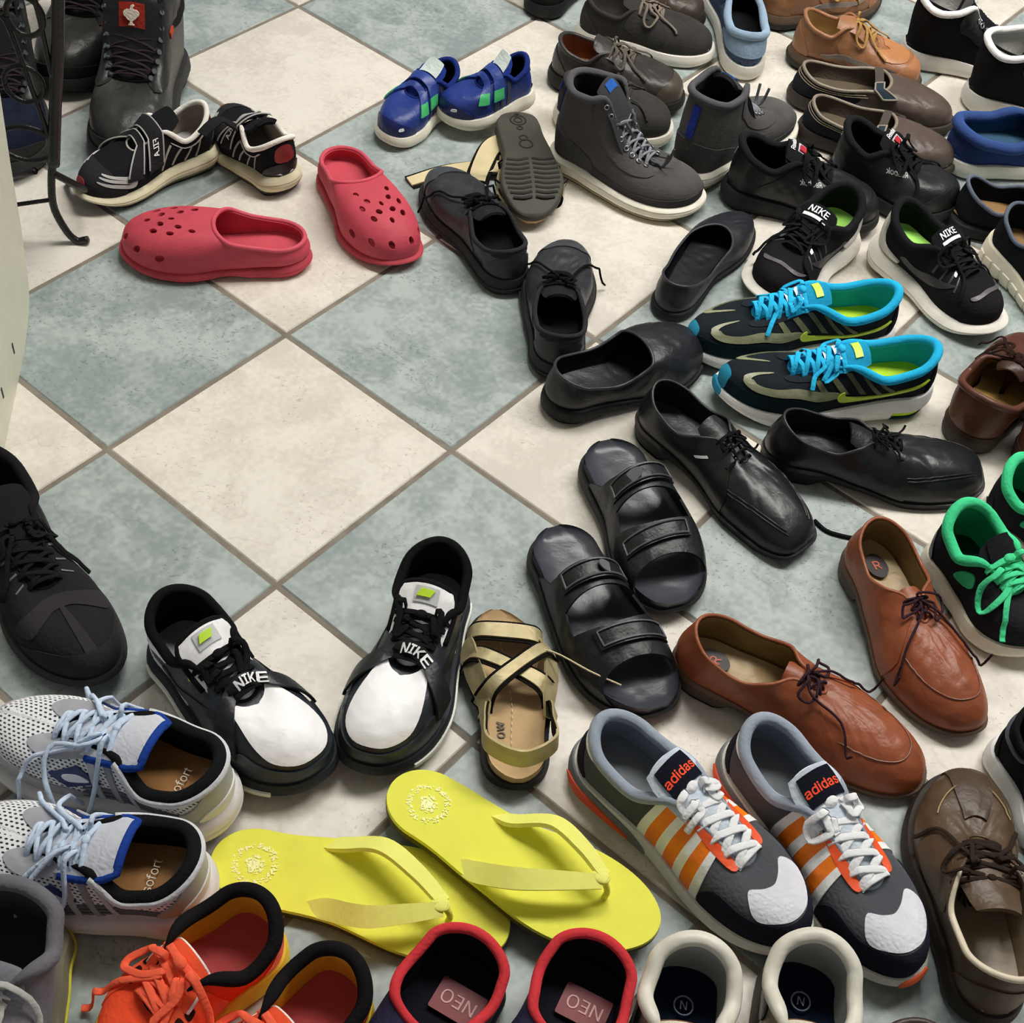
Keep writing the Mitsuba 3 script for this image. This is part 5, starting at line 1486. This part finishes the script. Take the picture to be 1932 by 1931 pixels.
# ---- right edge
def brown_derby(label, at, medial, seed):
    s = Shoe('dark_brown_derby', label, at, 'shoe', medial=medial, w=.106, heel=.076, toe_p=2.5, toe_r=.32, tip=.86, **DRESS, open=(.045, .58), throat=.38, rim=[(.045, .086), (.15, .074), (.28, .066), (.38, .082), (.48, .078), (.58, .066)],
             half=[(0, .031), (.14, .039), (.28, .043), (.38, .038), (.45, .018), (.58, .009)], toe_a=.034, crease=(.002, .64, .84, 15))
    s.build_sole('heel_and_sole', 0, .75, 'rubber', '#3b342c')
    s.build_sole('welt', .75, 1, 'rubber', '#3a2a20', off=.0016, rows=2)
    s.build_upper('leather', '#532d22', var=.25, freq=25)
    s.build_lining('leather', '#4a342a')
    s.build_insole('leather', '#cfa860', lift=.006)
    s.build_collar(.0052, 'leather', '#5a3226', r_slot=.002)
    s.patch('quarter', [(.60, .02), (.64, .4), (.62, .97), (.45, .985), (.2, .98), (0, .98), (-.2, .98), (-.45, .985), (-.62, .97), (-.64, .4), (-.60, .02), (-.3, .01), (0, .0), (.3, .01)], 'leather', '#57301f', smooth=False, h=.0016, var=.25, freq=25)
    s.build_tongue('leather', '#3a241c', u1=.38, z_top=.082, w_top=.022, th=.004)
    s.build_laces('cloth', '#2a1712', [.55, .51, .46, .42], r=.0030, seed=seed, arch=.004, spread=1.1, ends=1.3)
    return s


brown_derby('dark brown lace-up with tan insole and its heel toward the viewer, by the right edge', (0.5748, 1.3082, 57.8, 0.2463), 1, 3)
brown_derby('dark brown lace-up cut by the right edge, heel beside its mate', (0.6611, 1.2731, 53.2, 0.2565), -1, 5)


def green_runner(label, at, medial, seed):
    s = Shoe('green_lined_sneaker', label, at, 'sneaker', medial=medial, w=.104, heel=.074, sole=[(0, .034), (.3, .030), (.6, .024), (.8, .024), (1, .032)], ground=[(0, .006), (.09, 0), (.76, 0), (1, .016)], open=(.045, .66), throat=.45,
             rim=[(.045, .102), (.15, .086), (.30, .076), (.45, .090), (.54, .082), (.66, .064)], half=[(0, .028), (.15, .035), (.30, .038), (.45, .027), (.54, .019), (.66, .014)], toe_a=.038)
    s.build_sole('sole', 0, 1, 'rubber', '#e6e1cd', rows=6)
    s.build_upper('cloth', '#212226')
    s.build_lining('cloth', '#2aa06e')
    s.build_insole('cloth', '#0f3d2a')
    s.build_collar(.0068, 'cloth', '#45d08e', r_slot=.003)
    s.patch('heel_counter', [(-.22, .0), (0, -.02), (.22, .0), (.18, .4), (.08, .6), (0, .62), (-.08, .6), (-.18, .4)], 'leather', '#1a1a1d', h=.0018)
    s.patch('side_tab', [(.40, .40), (.46, .34), (.50, .44), (.48, .64), (.43, .66), (.40, .54)], 'cloth', '#3fc084', both=True, h=.003)
    s.build_tongue('cloth', '#1b1b1f', u1=.37, z_top=.108, w_top=.028, th=.007)
    s.on_tongue('tongue_label', [(-.018, -.014), (.018, -.014), (.018, .012), (-.018, .012)], .86, 0, 'cloth', '#19191c', h=.0016)
    s.build_laces('cloth', '#4bd392', [.635, .595, .555, .515, .48], r=.0040, seed=seed, arch=.008, spread=1.0, ends=1.0)
    return s


green_runner('black sneaker with bright green collar and laces, below the black dress shoe', (0.5202, 1.1179, -53.2, 0.1834), 1, 3)
green_runner('black sneaker with bright green collar at the right edge, behind its mate', (0.5934, 1.2018, -38.7, 0.1686), -1, 5)

s = casual('black_white_sneaker', 'black sneaker with white sole cut by the right edge, beside the chestnut lace-up', (0.573, 0.8519, -61.9, 0.1621), -1, 3, '#17171a', '#ededea', ('cloth', '#0f0f11'), ('cloth', '#131315'), mat='cloth', cat='sneaker', rim=[(.045, .092), (.15, .080), (.28, .074), (.38, .086), (.50, .078), (.60, .064)])
q = np.linspace(1.45, 1.98, 30)
s.add('side_piping', tube(s.S(q, .62 + .2 * (2 - q)) + s.N(q, .7) * .0012, .0024, 6), 'cloth', '#565a60', var=0)

# ---- brown casual shoe, bottom right
s = casual('brown_leather_shoe', 'brown leather lace-up with cream piped opening, toe away, at the lower right', (0.5153, 0.526, 92.8, 0.2627), -1, 3, '#54412f', '#2e2620', ('leather', '#8c7c66'), ('leather', '#94846c'), mat='leather', laces='#2e241d', w=.110,
           throat=.45, open=(.045, .64), rim=[(.045, .088), (.15, .076), (.30, .068), (.45, .086), (.54, .080), (.64, .066)], half=[(0, .030), (.15, .038), (.30, .041), (.45, .030), (.54, .016), (.64, .012)])
s.build_collar(.0034, 'leather', '#d9cdb4', part='piping', drop=-.0022, s_end=s.q_top(.45))
s.patch('toe_strip', [(.90, .04), (1.10, .04), (1.12, .40), (1.16, .84), (.84, .84), (.88, .40)], 'leather', '#4a3a2d', smooth=False, h=.0026)
for sd in (0, 1):
    q = np.linspace(.70, .90, 24)
    q = q if sd == 0 else 2 - q
    s.add('stitching', tube(s.S(q, .50 + .1 * np.abs(1 - q)) + s.N(q, .55) * .0018, .0008, 5), 'cloth', '#a9946f', var=0)
s.patch('side_tab', [(1.40, .62), (1.43, .62), (1.43, .74), (1.40, .74)], 'leather', '#6a5846', h=.0032, smooth=False)
casual('brown_shoe_tip', 'dark brown shoe of which only the end shows at the bottom edge', (0.4235, 0.4968, -87.9, 0.1388), 1, 4, '#3a2f28', '#241f1b', ('cloth', '#2b2420'), ('cloth', '#2b2420'), mat='leather')

# ---- silver mesh runners
def c_mesh(p, n, uv):
    x, y = uv.x / 0.0054, uv.y / 0.0046
    row = dr.floor(y)
    x = x + 0.5 * (row - 2 * dr.floor(row / 2))
    fx, fy = x - dr.floor(x) - 0.5, y - row - 0.5
    d = dr.sqrt(dr.square(fx * 1.1) + dr.square(fy * 1.35))
    return mikit.mix((0.035, 0.035, 0.04), (0.80, 0.81, 0.82), mikit.smoothstep(0.27, 0.38, d))


bsdf('mesh_white', 0.85, 0.2, color=mikit.proc(c_mesh))


def silver(label, at, medial, seed):
    s = Shoe('silver_mesh_runner', label, at, 'running shoe', medial=medial, w=.106, heel=.078, waist=.086, tip=.84, sole=[(0, .046), (.15, .042), (.3, .034), (.6, .024), (.8, .024), (1, .036)], ground=[(0, .012), (.10, 0), (.74, 0), (1, .022)],
             open=(.045, .70), throat=.40, rim=[(.045, .100), (.14, .086), (.26, .078), (.40, .094), (.54, .084), (.70, .064)], half=[(0, .028), (.14, .035), (.26, .038), (.40, .026), (.54, .018), (.70, .013)], toe_a=.040)
    s.build_sole('outsole', 0, .16, 'rubber', '#1f3560')
    s.build_sole('midsole', .15, 1, 'rubber', '#dcd9d6', rows=8, steps=[(.15, .001), (.35, .004), (.5, .004), (.54, .0022), (.62, .004), (.8, .004), (.84, .002), (1, .0)])
    P = s.grid()
    ss = np.linspace(0, 2, 2 * s.nq, endpoint=False)
    UV = np.stack([P[..., 0], np.where(ss <= 1, 1, -1)[:, None] * (np.abs(P[..., 1]) + .09 - P[..., 2])], -1)
    s.vtop = P.reshape(-1, 3)
    s.tree = cKDTree(s.vtop[:, :2])
    P2, UV2 = np.concatenate([P, P[:1]]), np.concatenate([UV, UV[:1]])
    s.add('upper', (P2.reshape(-1, 3), grid_faces(P2.shape[0], P2.shape[1], False, flip=True)), 'mesh_white', '#c8c8c8', uv=UV2.reshape(-1, 2), var=0)
    s.build_lining('cloth', '#111113')
    s.build_insole('leather', '#a8794a', inset=.006)
    s.build_collar(.0072, 'cloth', '#131315', r_slot=.0025, drop=.002)
    ring = s.top(np.linspace(-s.q_top(.40), s.q_top(.40), 60))[0]
    n = s.foot_n(np.linspace(-s.q_top(.40), s.q_top(.40), 60))
    s.add('collar_trim', tube(ring + np.column_stack([n * .0055, np.full(60, -.003)]), .0044, 8), 'cloth', '#cfd0d2', angle=True)
    s.patch('heel_counter', [(-.22, .0), (0, -.02), (.22, .0), (.24, .26), (.16, .50), (.08, .80), (0, .84), (-.08, .80), (-.16, .50), (-.24, .26)], 'smooth', '#a5a79f', h=.0022)
    s.patch('heel_clip', [(-.15, .0), (0, -.02), (.15, .0), (.13, .22), (0, .30), (-.13, .22)], 'smooth', '#d8d8d4', h=.0036)
    s.patch('mudguard', [(.50, .02), (.66, .0), (.80, .0), (1, -.02), (1.2, .0), (1.34, .0), (1.5, .02), (1.46, .16), (1.3, .22), (1.14, .22), (1, .26), (.86, .22), (.70, .22), (.54, .16)], 'leather', '#9c9c9f', h=.0014)
    for a in (.36, .41, .46):
        s.patch('side_stripe', [(a, .06), (a + .016, .06), (a + .06, .80), (a + .040, .84)], 'leather', '#b3b4b8' if a != .41 else '#8f9094', h=.0022, both=True, smooth=False)
    s.patch('side_diamond', [(.47, .36), (.55, .22), (.61, .40), (.54, .60)], 'leather', '#1a2a5c', h=.0020, both=True, smooth=False)
    s.patch('side_flash', [(.50, .38), (.55, .34), (.57, .42), (.53, .46)], 'leather', '#dcdde0', h=.0034, both=True)
    s.patch('eyestay', [(.52, .78), (.60, .64), (.70, .62), (.80, .70), (.82, .92), (.72, .97), (.56, .98)], 'leather', '#a3a4aa', h=.0016, both=True)
    for i in range(3):
        s.patch('dark_line', [(.20 + .02 * i, .10 + .1 * i), (.36, .12 + .09 * i), (.50, .06 + .08 * i), (.50, .10 + .08 * i), (.36, .17 + .09 * i), (.20 + .02 * i, .14 + .1 * i)], 'smooth', '#5d5f66', both=True, h=.0020)
    s.build_tongue('cloth', '#c9ccd4', u1=.30, z_top=.112, w_top=.031, th=.008, edge=(.0044, 'cloth', '#1f3f8f'))
    s.build_laces('cloth', '#c5d5e8', [.675, .63, .58, .53, .48, .44], r=.0026, flat=.0022, seed=seed, arch=.008, spread=1.35, loops=1.1, ends=1.3)
    label_plate(s, 'insole_lettering', .055, 0, .03, .01, None, 'sofort', '#e8dcc4', .009, -90)
    return s


silver('silver grey mesh runner with tan insole, the rear one by the black and white trainer', (-0.2321, 0.6257, 165.8, 0.2633), 1, 3)
silver('silver grey mesh runner with tan insole, the front one, heel beside the yellow flip-flop', (-0.2311, 0.5355, 175.2, 0.2388), -1, 8)


# ---- orange runners
def orange(label, at, medial, seed):
    s = Shoe('orange_runner', label, at, 'running shoe', medial=medial, w=.100, heel=.072, sole=[(0, .036), (.3, .031), (.6, .024), (.8, .024), (1, .032)], ground=[(0, .006), (.09, 0), (.76, 0), (1, .018)], open=(.04, .70), throat=.45,
             rim=[(.04, .096), (.14, .082), (.30, .072), (.45, .086), (.56, .078), (.70, .062)], half=[(0, .027), (.14, .034), (.30, .038), (.45, .027), (.56, .018), (.70, .013)], toe_a=.037)
    s.build_sole('outsole', 0, .3, 'rubber', '#8d2c1f')
    s.build_sole('midsole', .28, 1, 'rubber', '#dfc93f', rows=5)
    s.build_upper('cloth', '#f0512e', var=.08)
    s.build_lining('cloth', '#d8ae34')
    s.build_insole('cloth', '#c05656')
    s.build_collar(.0068, 'cloth', '#151214', r_slot=.002)
    s.patch('heel_counter', [(-.28, .02), (0, .0), (.28, .02), (.24, .5), (.12, .88), (0, .9), (-.12, .88), (-.24, .5)], 'leather', '#f4542e', h=.0014)
    s.patch('side_overlay', [(.44, .06), (.60, .04), (.74, .10), (.72, .5), (.62, .84), (.50, .86), (.46, .5)], 'leather', '#f65c36', both=True, h=.0012)
    for i in range(3):
        s.patch('dark_slot', [(.54 + .05 * i, .62), (.57 + .05 * i, .58), (.575 + .05 * i, .72), (.55 + .05 * i, .74)], 'cloth', '#2c1512', both=True, h=.002)
    s.build_tongue('cloth', '#f45a36', u1=.43, z_top=.092, w_top=.026, th=.006, edge=(.0022, 'cloth', '#ece4e0'))
    s.build_laces('cloth', '#f66647', [.67, .63, .58, .53, .48], r=.0038, seed=seed, arch=.007, spread=1.1, ends=1.2)
    return s


orange('bright orange runner with red insole, laces spread, touching the silver runner', (-0.1626, 0.5163, -131.0, 0.1934), 1, 3)
orange('bright orange runner cut by the bottom edge, its dark collar next to the navy clogs', (-0.0765, 0.4742, -129.4, 0.1881), -1, 5)


# ---- navy slippers with red edge
def navy(label, at, medial):
    s = shoe('navy_slipper_shoe', label, at, [('sole', 0, 1, 'rubber', '#1d1b2b', .001)], ('cloth', '#2c2a42', dict(var=.2)), ('cloth', '#121119'), ('cloth', '#17161f'), (.0050, 'cloth', '#cf3a40', .004), cat='slip-on shoe', group=None, medial=medial, w=.104, heel=.080, waist=.090,
             **FLAT, open=(.02, .56), throat=.50, rim=[(.02, .082), (.15, .074), (.30, .068), (.44, .074), (.56, .070)], half=[(0, .031), (.15, .038), (.30, .042), (.44, .038), (.56, .022)], r_front=.08, toe_a=.036)
    k = label_plate(s, 'insole_label', .050, .008, .042, .028, '#7a1720', 'NEO', '#d09a98', .0125, -90)
    s.patch('side_tag', [(1.80, .62), (1.86, .62), (1.86, .90), (1.80, .90)] if medial > 0 else [(.36, .30), (.60, .30), (.58, .44), (.36, .44)], 'cloth', '#7d2747', h=.0024, smooth=False)
    return s


navy('navy shoe with red edge and red insole label, left of its mate', (0.0261, 0.5163, -112.6, 0.1789), 1)
navy('navy shoe with red edge and red insole label, right of its mate', (0.1385, 0.5287, -109.8, 0.1818), -1)


# ---- cream sneakers with navy insoles
def cream(label, at, medial):
    s = Shoe('cream_sneaker', label, at, 'sneaker', medial=medial, w=.102, heel=.074, waist=.084, **FLAT, open=(.04, .66), throat=.48, rim=[(.04, .096), (.14, .084), (.30, .074), (.48, .086), (.56, .078), (.66, .064)], half=[(0, .028), (.14, .035), (.30, .039), (.48, .028), (.56, .018), (.66, .013)], toe_a=.038)
    s.build_sole('sole', 0, 1, 'rubber', '#3b352e', rows=4)
    s.build_upper('leather', '#8c7f6c')
    s.build_lining('cloth', '#a9aca6')
    s.build_insole('cloth', '#131b30')
    s.build_collar(.0075, 'leather', '#dcd8c9', r_slot=.003)
    s.patch('ankle_panel', [(.26, .30), (.42, .24), (.46, .50), (.40, .80), (.28, .82)], 'leather', '#1d1c1c', both=True, h=.002)
    s.patch('heel_counter', [(-.16, .0), (0, -.02), (.16, .0), (.13, .5), (0, .70), (-.13, .5)], 'leather', '#56504a', h=.0018)
    s.build_tongue('leather', '#d9cfbb', u1=.45, z_top=.086, w_top=.026, th=.007, edge=(.0024, 'cloth', '#6d4a34'))
    z = s.insole_z(.045) + .0040
    a = np.linspace(0, 2 * np.pi, 32, endpoint=False)
    k = s.add('insole_emblem', tube(np.column_stack([.045 + .0088 * np.cos(a), .0088 * np.sin(a), np.full(32, z)]), .0009, 6, True), 'smooth', '#8d95a8', angle=True, var=0)
    label_plate(s, 'emblem_letter', .045, 0, .01, .01, None, 'N', '#98a0b2', .008, -90)
    label_plate(s, 'insole_lettering', .078, 0, .01, .01, None, 'NEW', '#aab1c0', .0075, -135)
    s.build_laces('cloth', '#d8d2c4', [.63, .59, .55, .51], r=.0036, seed=3, arch=.006)
    return s


cream('cream collared sneaker with navy insole, left of its mate below the striped runner', (0.2232, 0.5385, -93.7, 0.1796), 1)
cream('cream collared sneaker with navy insole, right of its mate at the bottom edge', (0.337, 0.5577, -99.1, 0.1881), -1)

# ---- left edge
s = Shoe('black_mesh_runner', 'all black mesh running shoe at the left edge, toe toward the silver runners', (-0.6163, 1.002, -50.4, 0.3276), 'running shoe', medial=1, w=.108, heel=.076, toe_p=2.4, **RUN, open=(.045, .66), throat=.38,
         rim=[(.045, .090), (.15, .078), (.28, .072), (.38, .088), (.52, .078), (.66, .064)], half=[(0, .026), (.15, .031), (.28, .033), (.38, .024), (.52, .018), (.66, .014)], toe_a=.042)
s.build_sole('outsole', 0, .25, 'rubber', '#161617')
s.build_sole('midsole', .24, 1, 'rubber', '#222224', rows=5)
s.build_upper('cloth', '#232124')
s.build_lining('cloth', '#111112')
s.build_insole('cloth', '#151516')
s.build_collar(.006, 'cloth', '#161517', r_slot=.002)
s.patch('toe_guard', [(.66, .02), (.84, .0), (1, -.02), (1.16, .0), (1.34, .02), (1.24, .24), (1.1, .30), (1, .32), (.9, .30), (.76, .24)], 'suede', '#2e2b2d', h=.0014)
s.patch('vamp_band', [(.66, .30), (.72, .30), (.80, .62), (.90, .78), (1.1, .78), (1.2, .62), (1.28, .30), (1.34, .30), (1.27, .70), (1.14, .90), (.86, .90), (.73, .70)], 'suede', '#343134', h=.0014)
s.patch('centre_band', [(.975, .30), (1.03, .30), (1.04, .84), (.97, .84)], 'suede', '#343134', h=.0014, smooth=False)
for i in range(4):
    a = .46 + .055 * i
    s.patch('reflective_bar', [(a, .70), (a + .006, .70), (a + .022, .90), (a + .014, .90)], 'smooth', '#6b686b', smooth=False, both=True, h=.0016)
s.build_tongue('cloth', '#1a191b', u1=.28, z_top=.104, w_top=.028, th=.006)
s.build_laces('cloth', '#161517', [.63, .585, .54, .495, .45, .41], r=.0032, seed=5, arch=.006, spread=.8)

s = shoe('grey_mesh_shoe', 'grey mesh shoe with yellow sole filling the bottom left corner', (-0.3874, 0.4939, -91.9, 0.16), [('outsole', 0, .5, 'rubber', '#c9c43c', .004), ('midsole', .5, 1, 'rubber', '#77745f', .002)], ('cloth', '#77757b', dict(var=.15)), ('cloth', '#4d4a50'), ('cloth', '#454348'), (.0075, 'cloth', '#6e6c72', .003),
         ('cloth', '#807f86', dict(u1=.44, z_top=.098, w_top=.030, th=.007)), ('#b9b9b4', [.65, .60, .56, .52], dict(r=.003, seed=3)), cat='running shoe', medial=-1, w=.112, heel=.084, waist=.094, **RUN, open=(.03, .68), throat=.48,
         rim=[(.03, .104), (.15, .092), (.32, .084), (.48, .092), (.56, .080), (.68, .064)], half=[(0, .034), (.15, .043), (.32, .047), (.48, .032), (.56, .018), (.68, .014)], toe_a=.040)


# ---- work boots
def work_boot(label, at, medial, seed, name='work_boot', cat='work boot', up='#2f2f2d', badge=True, **k):
    s = Shoe(name, label, at, cat, medial=medial, w=.124, heel=.088, waist=.104, toe_p=2.5, toe_r=.28, tip=.86, sole=[(0, .040), (.3, .036), (.6, .030), (.8, .030), (1, .038)], ground=[(0, .002), (.05, 0), (.22, 0), (.26, .010), (.40, .010), (.46, 0), (.8, 0), (1, .014)],
             open=(.05, .60), throat=.36, rim=[(.05, .205), (.15, .200), (.26, .200), (.36, .205), (.42, .155), (.50, .112), (.60, .082)], half=[(0, .036), (.14, .046), (.26, .050), (.36, .042), (.42, .036), (.50, .032), (.60, .026)], bulge=.006, bulge_top=.004, toe_a=.048, toe_d=.004, nt=22, crease=(.002, .60, .76, 16), **k)
    s.build_sole('outsole', 0, .5, 'rubber', '#1d1d1c')
    s.build_sole('midsole', .5, 1, 'rubber', '#2a2a29', off=.002)
    s.build_upper('leather' if badge else 'suede', up, var=.3)
    s.build_lining('cloth', '#19181a')
    s.build_insole('cloth', '#19181a')
    s.build_collar(.008, 'leather', '#1d1c1e', r_slot=.002)
    s.patch('toe_guard', [(.70, .02), (.84, .0), (1, -.02), (1.16, .0), (1.30, .02), (1.22, .12), (1, .15), (.78, .12)], 'rubber', '#212120', h=.003)
    s.patch('eyestay', [(.70, .66), (.60, .50), (.50, .42), (.40, .46), (.36, .75), (.38, .96), (.52, .975), (.66, .97), (.74, .88)], 'leather', '#242321', h=.002, both=True)
    s.patch('ankle_band', [(.10, .55), (.36, .50), (.40, .58), (.10, .64)], 'cloth', '#1a1a1b', h=.003, both=True)
    badge and s.patch('side_flag', [(.42, .50), (.45, .50), (.45, .56), (.42, .56)], 'cloth', '#b1452f', h=.004, both=True, smooth=False)
    s.build_tongue('leather', '#1c1b1f', u1=.30, z_top=.200, w_top=.042, th=.008, curl=.010, lift=.006)
    k = badge and s.on_tongue('tongue_label', [(-.019, -.018), (.019, -.018), (.019, .018), (-.019, .018)], .56, 0, 'cloth', '#8f2c22', h=.0016)
    body = shapely.union_all([shapely.Point(0, -.001).buffer(.0085), shapely.Point(-.006, .001).buffer(.0055), shapely.Point(.006, .001).buffer(.0055), shapely.box(-.001, .004, .0025, .012), shapely.Point(.002, .012).buffer(.0022), shapely.box(-.0018, -.014, -.0004, -.007), shapely.box(.0006, -.014, .002, -.007), shapely.box(-.004, -.0155, .004, -.0135)])
    badge and s.on_tongue('emblem', list(body.exterior.coords), .56, 0, 'cloth', '#cfc4b4', h=.0036, parent=k)
    us = [.575, .545, .51, .48, .45, .425, .40, .375]
    s.build_laces('cloth', '#2a2024', us, r=.0030, seed=seed, arch=.006, bow=False, off=.010)
    for u in us:
        for sd in (1, -1):
            c = s.eye(u, sd, .010, .004)
            b = trimesh.creation.cylinder(.0042, .006, sections=10)
            v = np.array(b.vertices)
            n = np.array([.4, sd * .7, .6])
            n /= np.linalg.norm(n)
            ex = np.cross(n, [0, 0, 1.0])
            ex /= np.linalg.norm(ex)
            ey = np.cross(n, ex)
            s.add('lace_hook', (c + v[:, :1] * ex + v[:, 1:2] * ey + v[:, 2:] * n, np.array(b.faces)), 'metal', '#8d8f92', var=0)
    return s


work_boot('tall black work boot with a red tongue label, in front of its mate', (-0.6627, 1.9484, -88.0, 0.2632), 1, 3, L=.315)
work_boot('tall black work boot behind the iron stand, left of its mate', (-0.7886, 2.0873, -89.3, 0.2841), -1, 5)


work_boot('dark navy boot between the white board and the iron stand, mostly hidden', (-0.8804, 1.82, -70.2, 0.2597), -1, 7, 'navy_boot', 'boot', '#1e2130', False)


# ---- white board, iron stand
def on_line(o, d, pts):
    d = np.array(d, float) / np.linalg.norm(d)
    return np.array([[o[0] + d[0] * a, o[1] + d[1] * a, z] for a, z in pts])


k = thing('white_board', 'off-white painted board standing upright at the left edge, with two dark slots', 'board')
out = curve([(.25, .010), (.279, .023), (.297, .051), (.310, .090)], 12).tolist()
prof = [(-.25, .0), (.204, .0)] + out + [(.317, .113), (.333, .199), (.356, .286), (.374, .396), (.376, 1.15), (-.25, 1.15)]
d = np.array([-.0395, .2004])
d /= np.linalg.norm(d)
nl = np.array([-d[1], d[0]])
v, f = tm(trimesh.creation.extrude_polygon(Polygon(prof).buffer(-.003).buffer(.003), .030, engine='earcut'))
W_ = np.column_stack([-.617 + d[0] * v[:, 0] + nl[0] * v[:, 2], 1.0413 + d[1] * v[:, 0] + nl[1] * v[:, 2], v[:, 1]])
add(f'{k}__panel', (W_, f), 'smooth', '#c9c8b4', angle=30, var=.04, freq=12)
for a, z in ((.162, .046), (.079, .050)):
    v, f = tm(trimesh.creation.box(extents=[.0035, .016, .0016]))
    W_ = np.column_stack([-.617 + d[0] * (v[:, 0] + a) + nl[0] * (v[:, 2]), 1.0413 + d[1] * (v[:, 0] + a) + nl[1] * v[:, 2], v[:, 1] + z])
    add(f'{k}__slot', (W_, f), 'smooth', '#1c1a14', var=0)

k = thing('iron_stand', 'black wrought iron stand with scroll rings beside the work boots', 'stand')
o, dd = (-.6841, 1.4682), (-.2, -.02)


def bar(pts, r, part, flat=None, n=24, closed=False):
    add(f'{k}__{part}', tube(curve(on_line(o, dd, pts), n, closed), r, 10, closed, flat=flat), 'iron', '#0d0d0d', angle=True, var=.05)


bar([(-.040, .008), (-.034, .006), (-.024, .004), (-.012, .020), (-.001, .060), (-.006, .11), (-.014, .139)], .0052, 'leg')
bar([(-.012, .130), (-.029, .222), (-.044, .298), (-.056, .37), (-.075, .47)], .0082, 'post')
bar([(.016, .345), (.009, .322), (-.004, .24), (-.013, .172), (-.016, .15)], .0036, 'brace')
bar([(-.022, .40), (-.029, .357), (-.032, .268), (-.036, .23)], .0036, 'brace')
for c, rx, rz in (((-.012, .345), .022, .026), ((.006, .250), .024, .026), ((.018, .160), .036, .026)):
    a = np.linspace(0, 2 * np.pi, 28, endpoint=False)
    bar(np.column_stack([c[0] + rx * np.cos(a), c[1] + rz * np.sin(a)]), .0036, 'scroll_ring', n=56, closed=True)
add(f'{k}__base_hoop', tube(curve([(-.684, 1.468, .072), (-.72, 1.462, .064), (-.76, 1.452, .058), (-.80, 1.45, .056)], 16), .0030, 8), 'iron', '#0d0d0d', angle=True)
add(f'{k}__rear_leg', tube(curve([(-.675, 1.47, .115), (-.655, 1.515, .06), (-0.7093, 1.5882) + (.012,), (-0.709, 1.5922) + (.006,)], 16), .0050, 8), 'iron', '#0d0d0d', angle=True)
add(f'{k}__rear_leg', tube(curve([(-.70, 1.47, .115), (-.79, 1.50, .06), (-.84, 1.53, .010), (-.85, 1.535, .006)], 16), .0050, 8), 'iron', '#0d0d0d', angle=True)
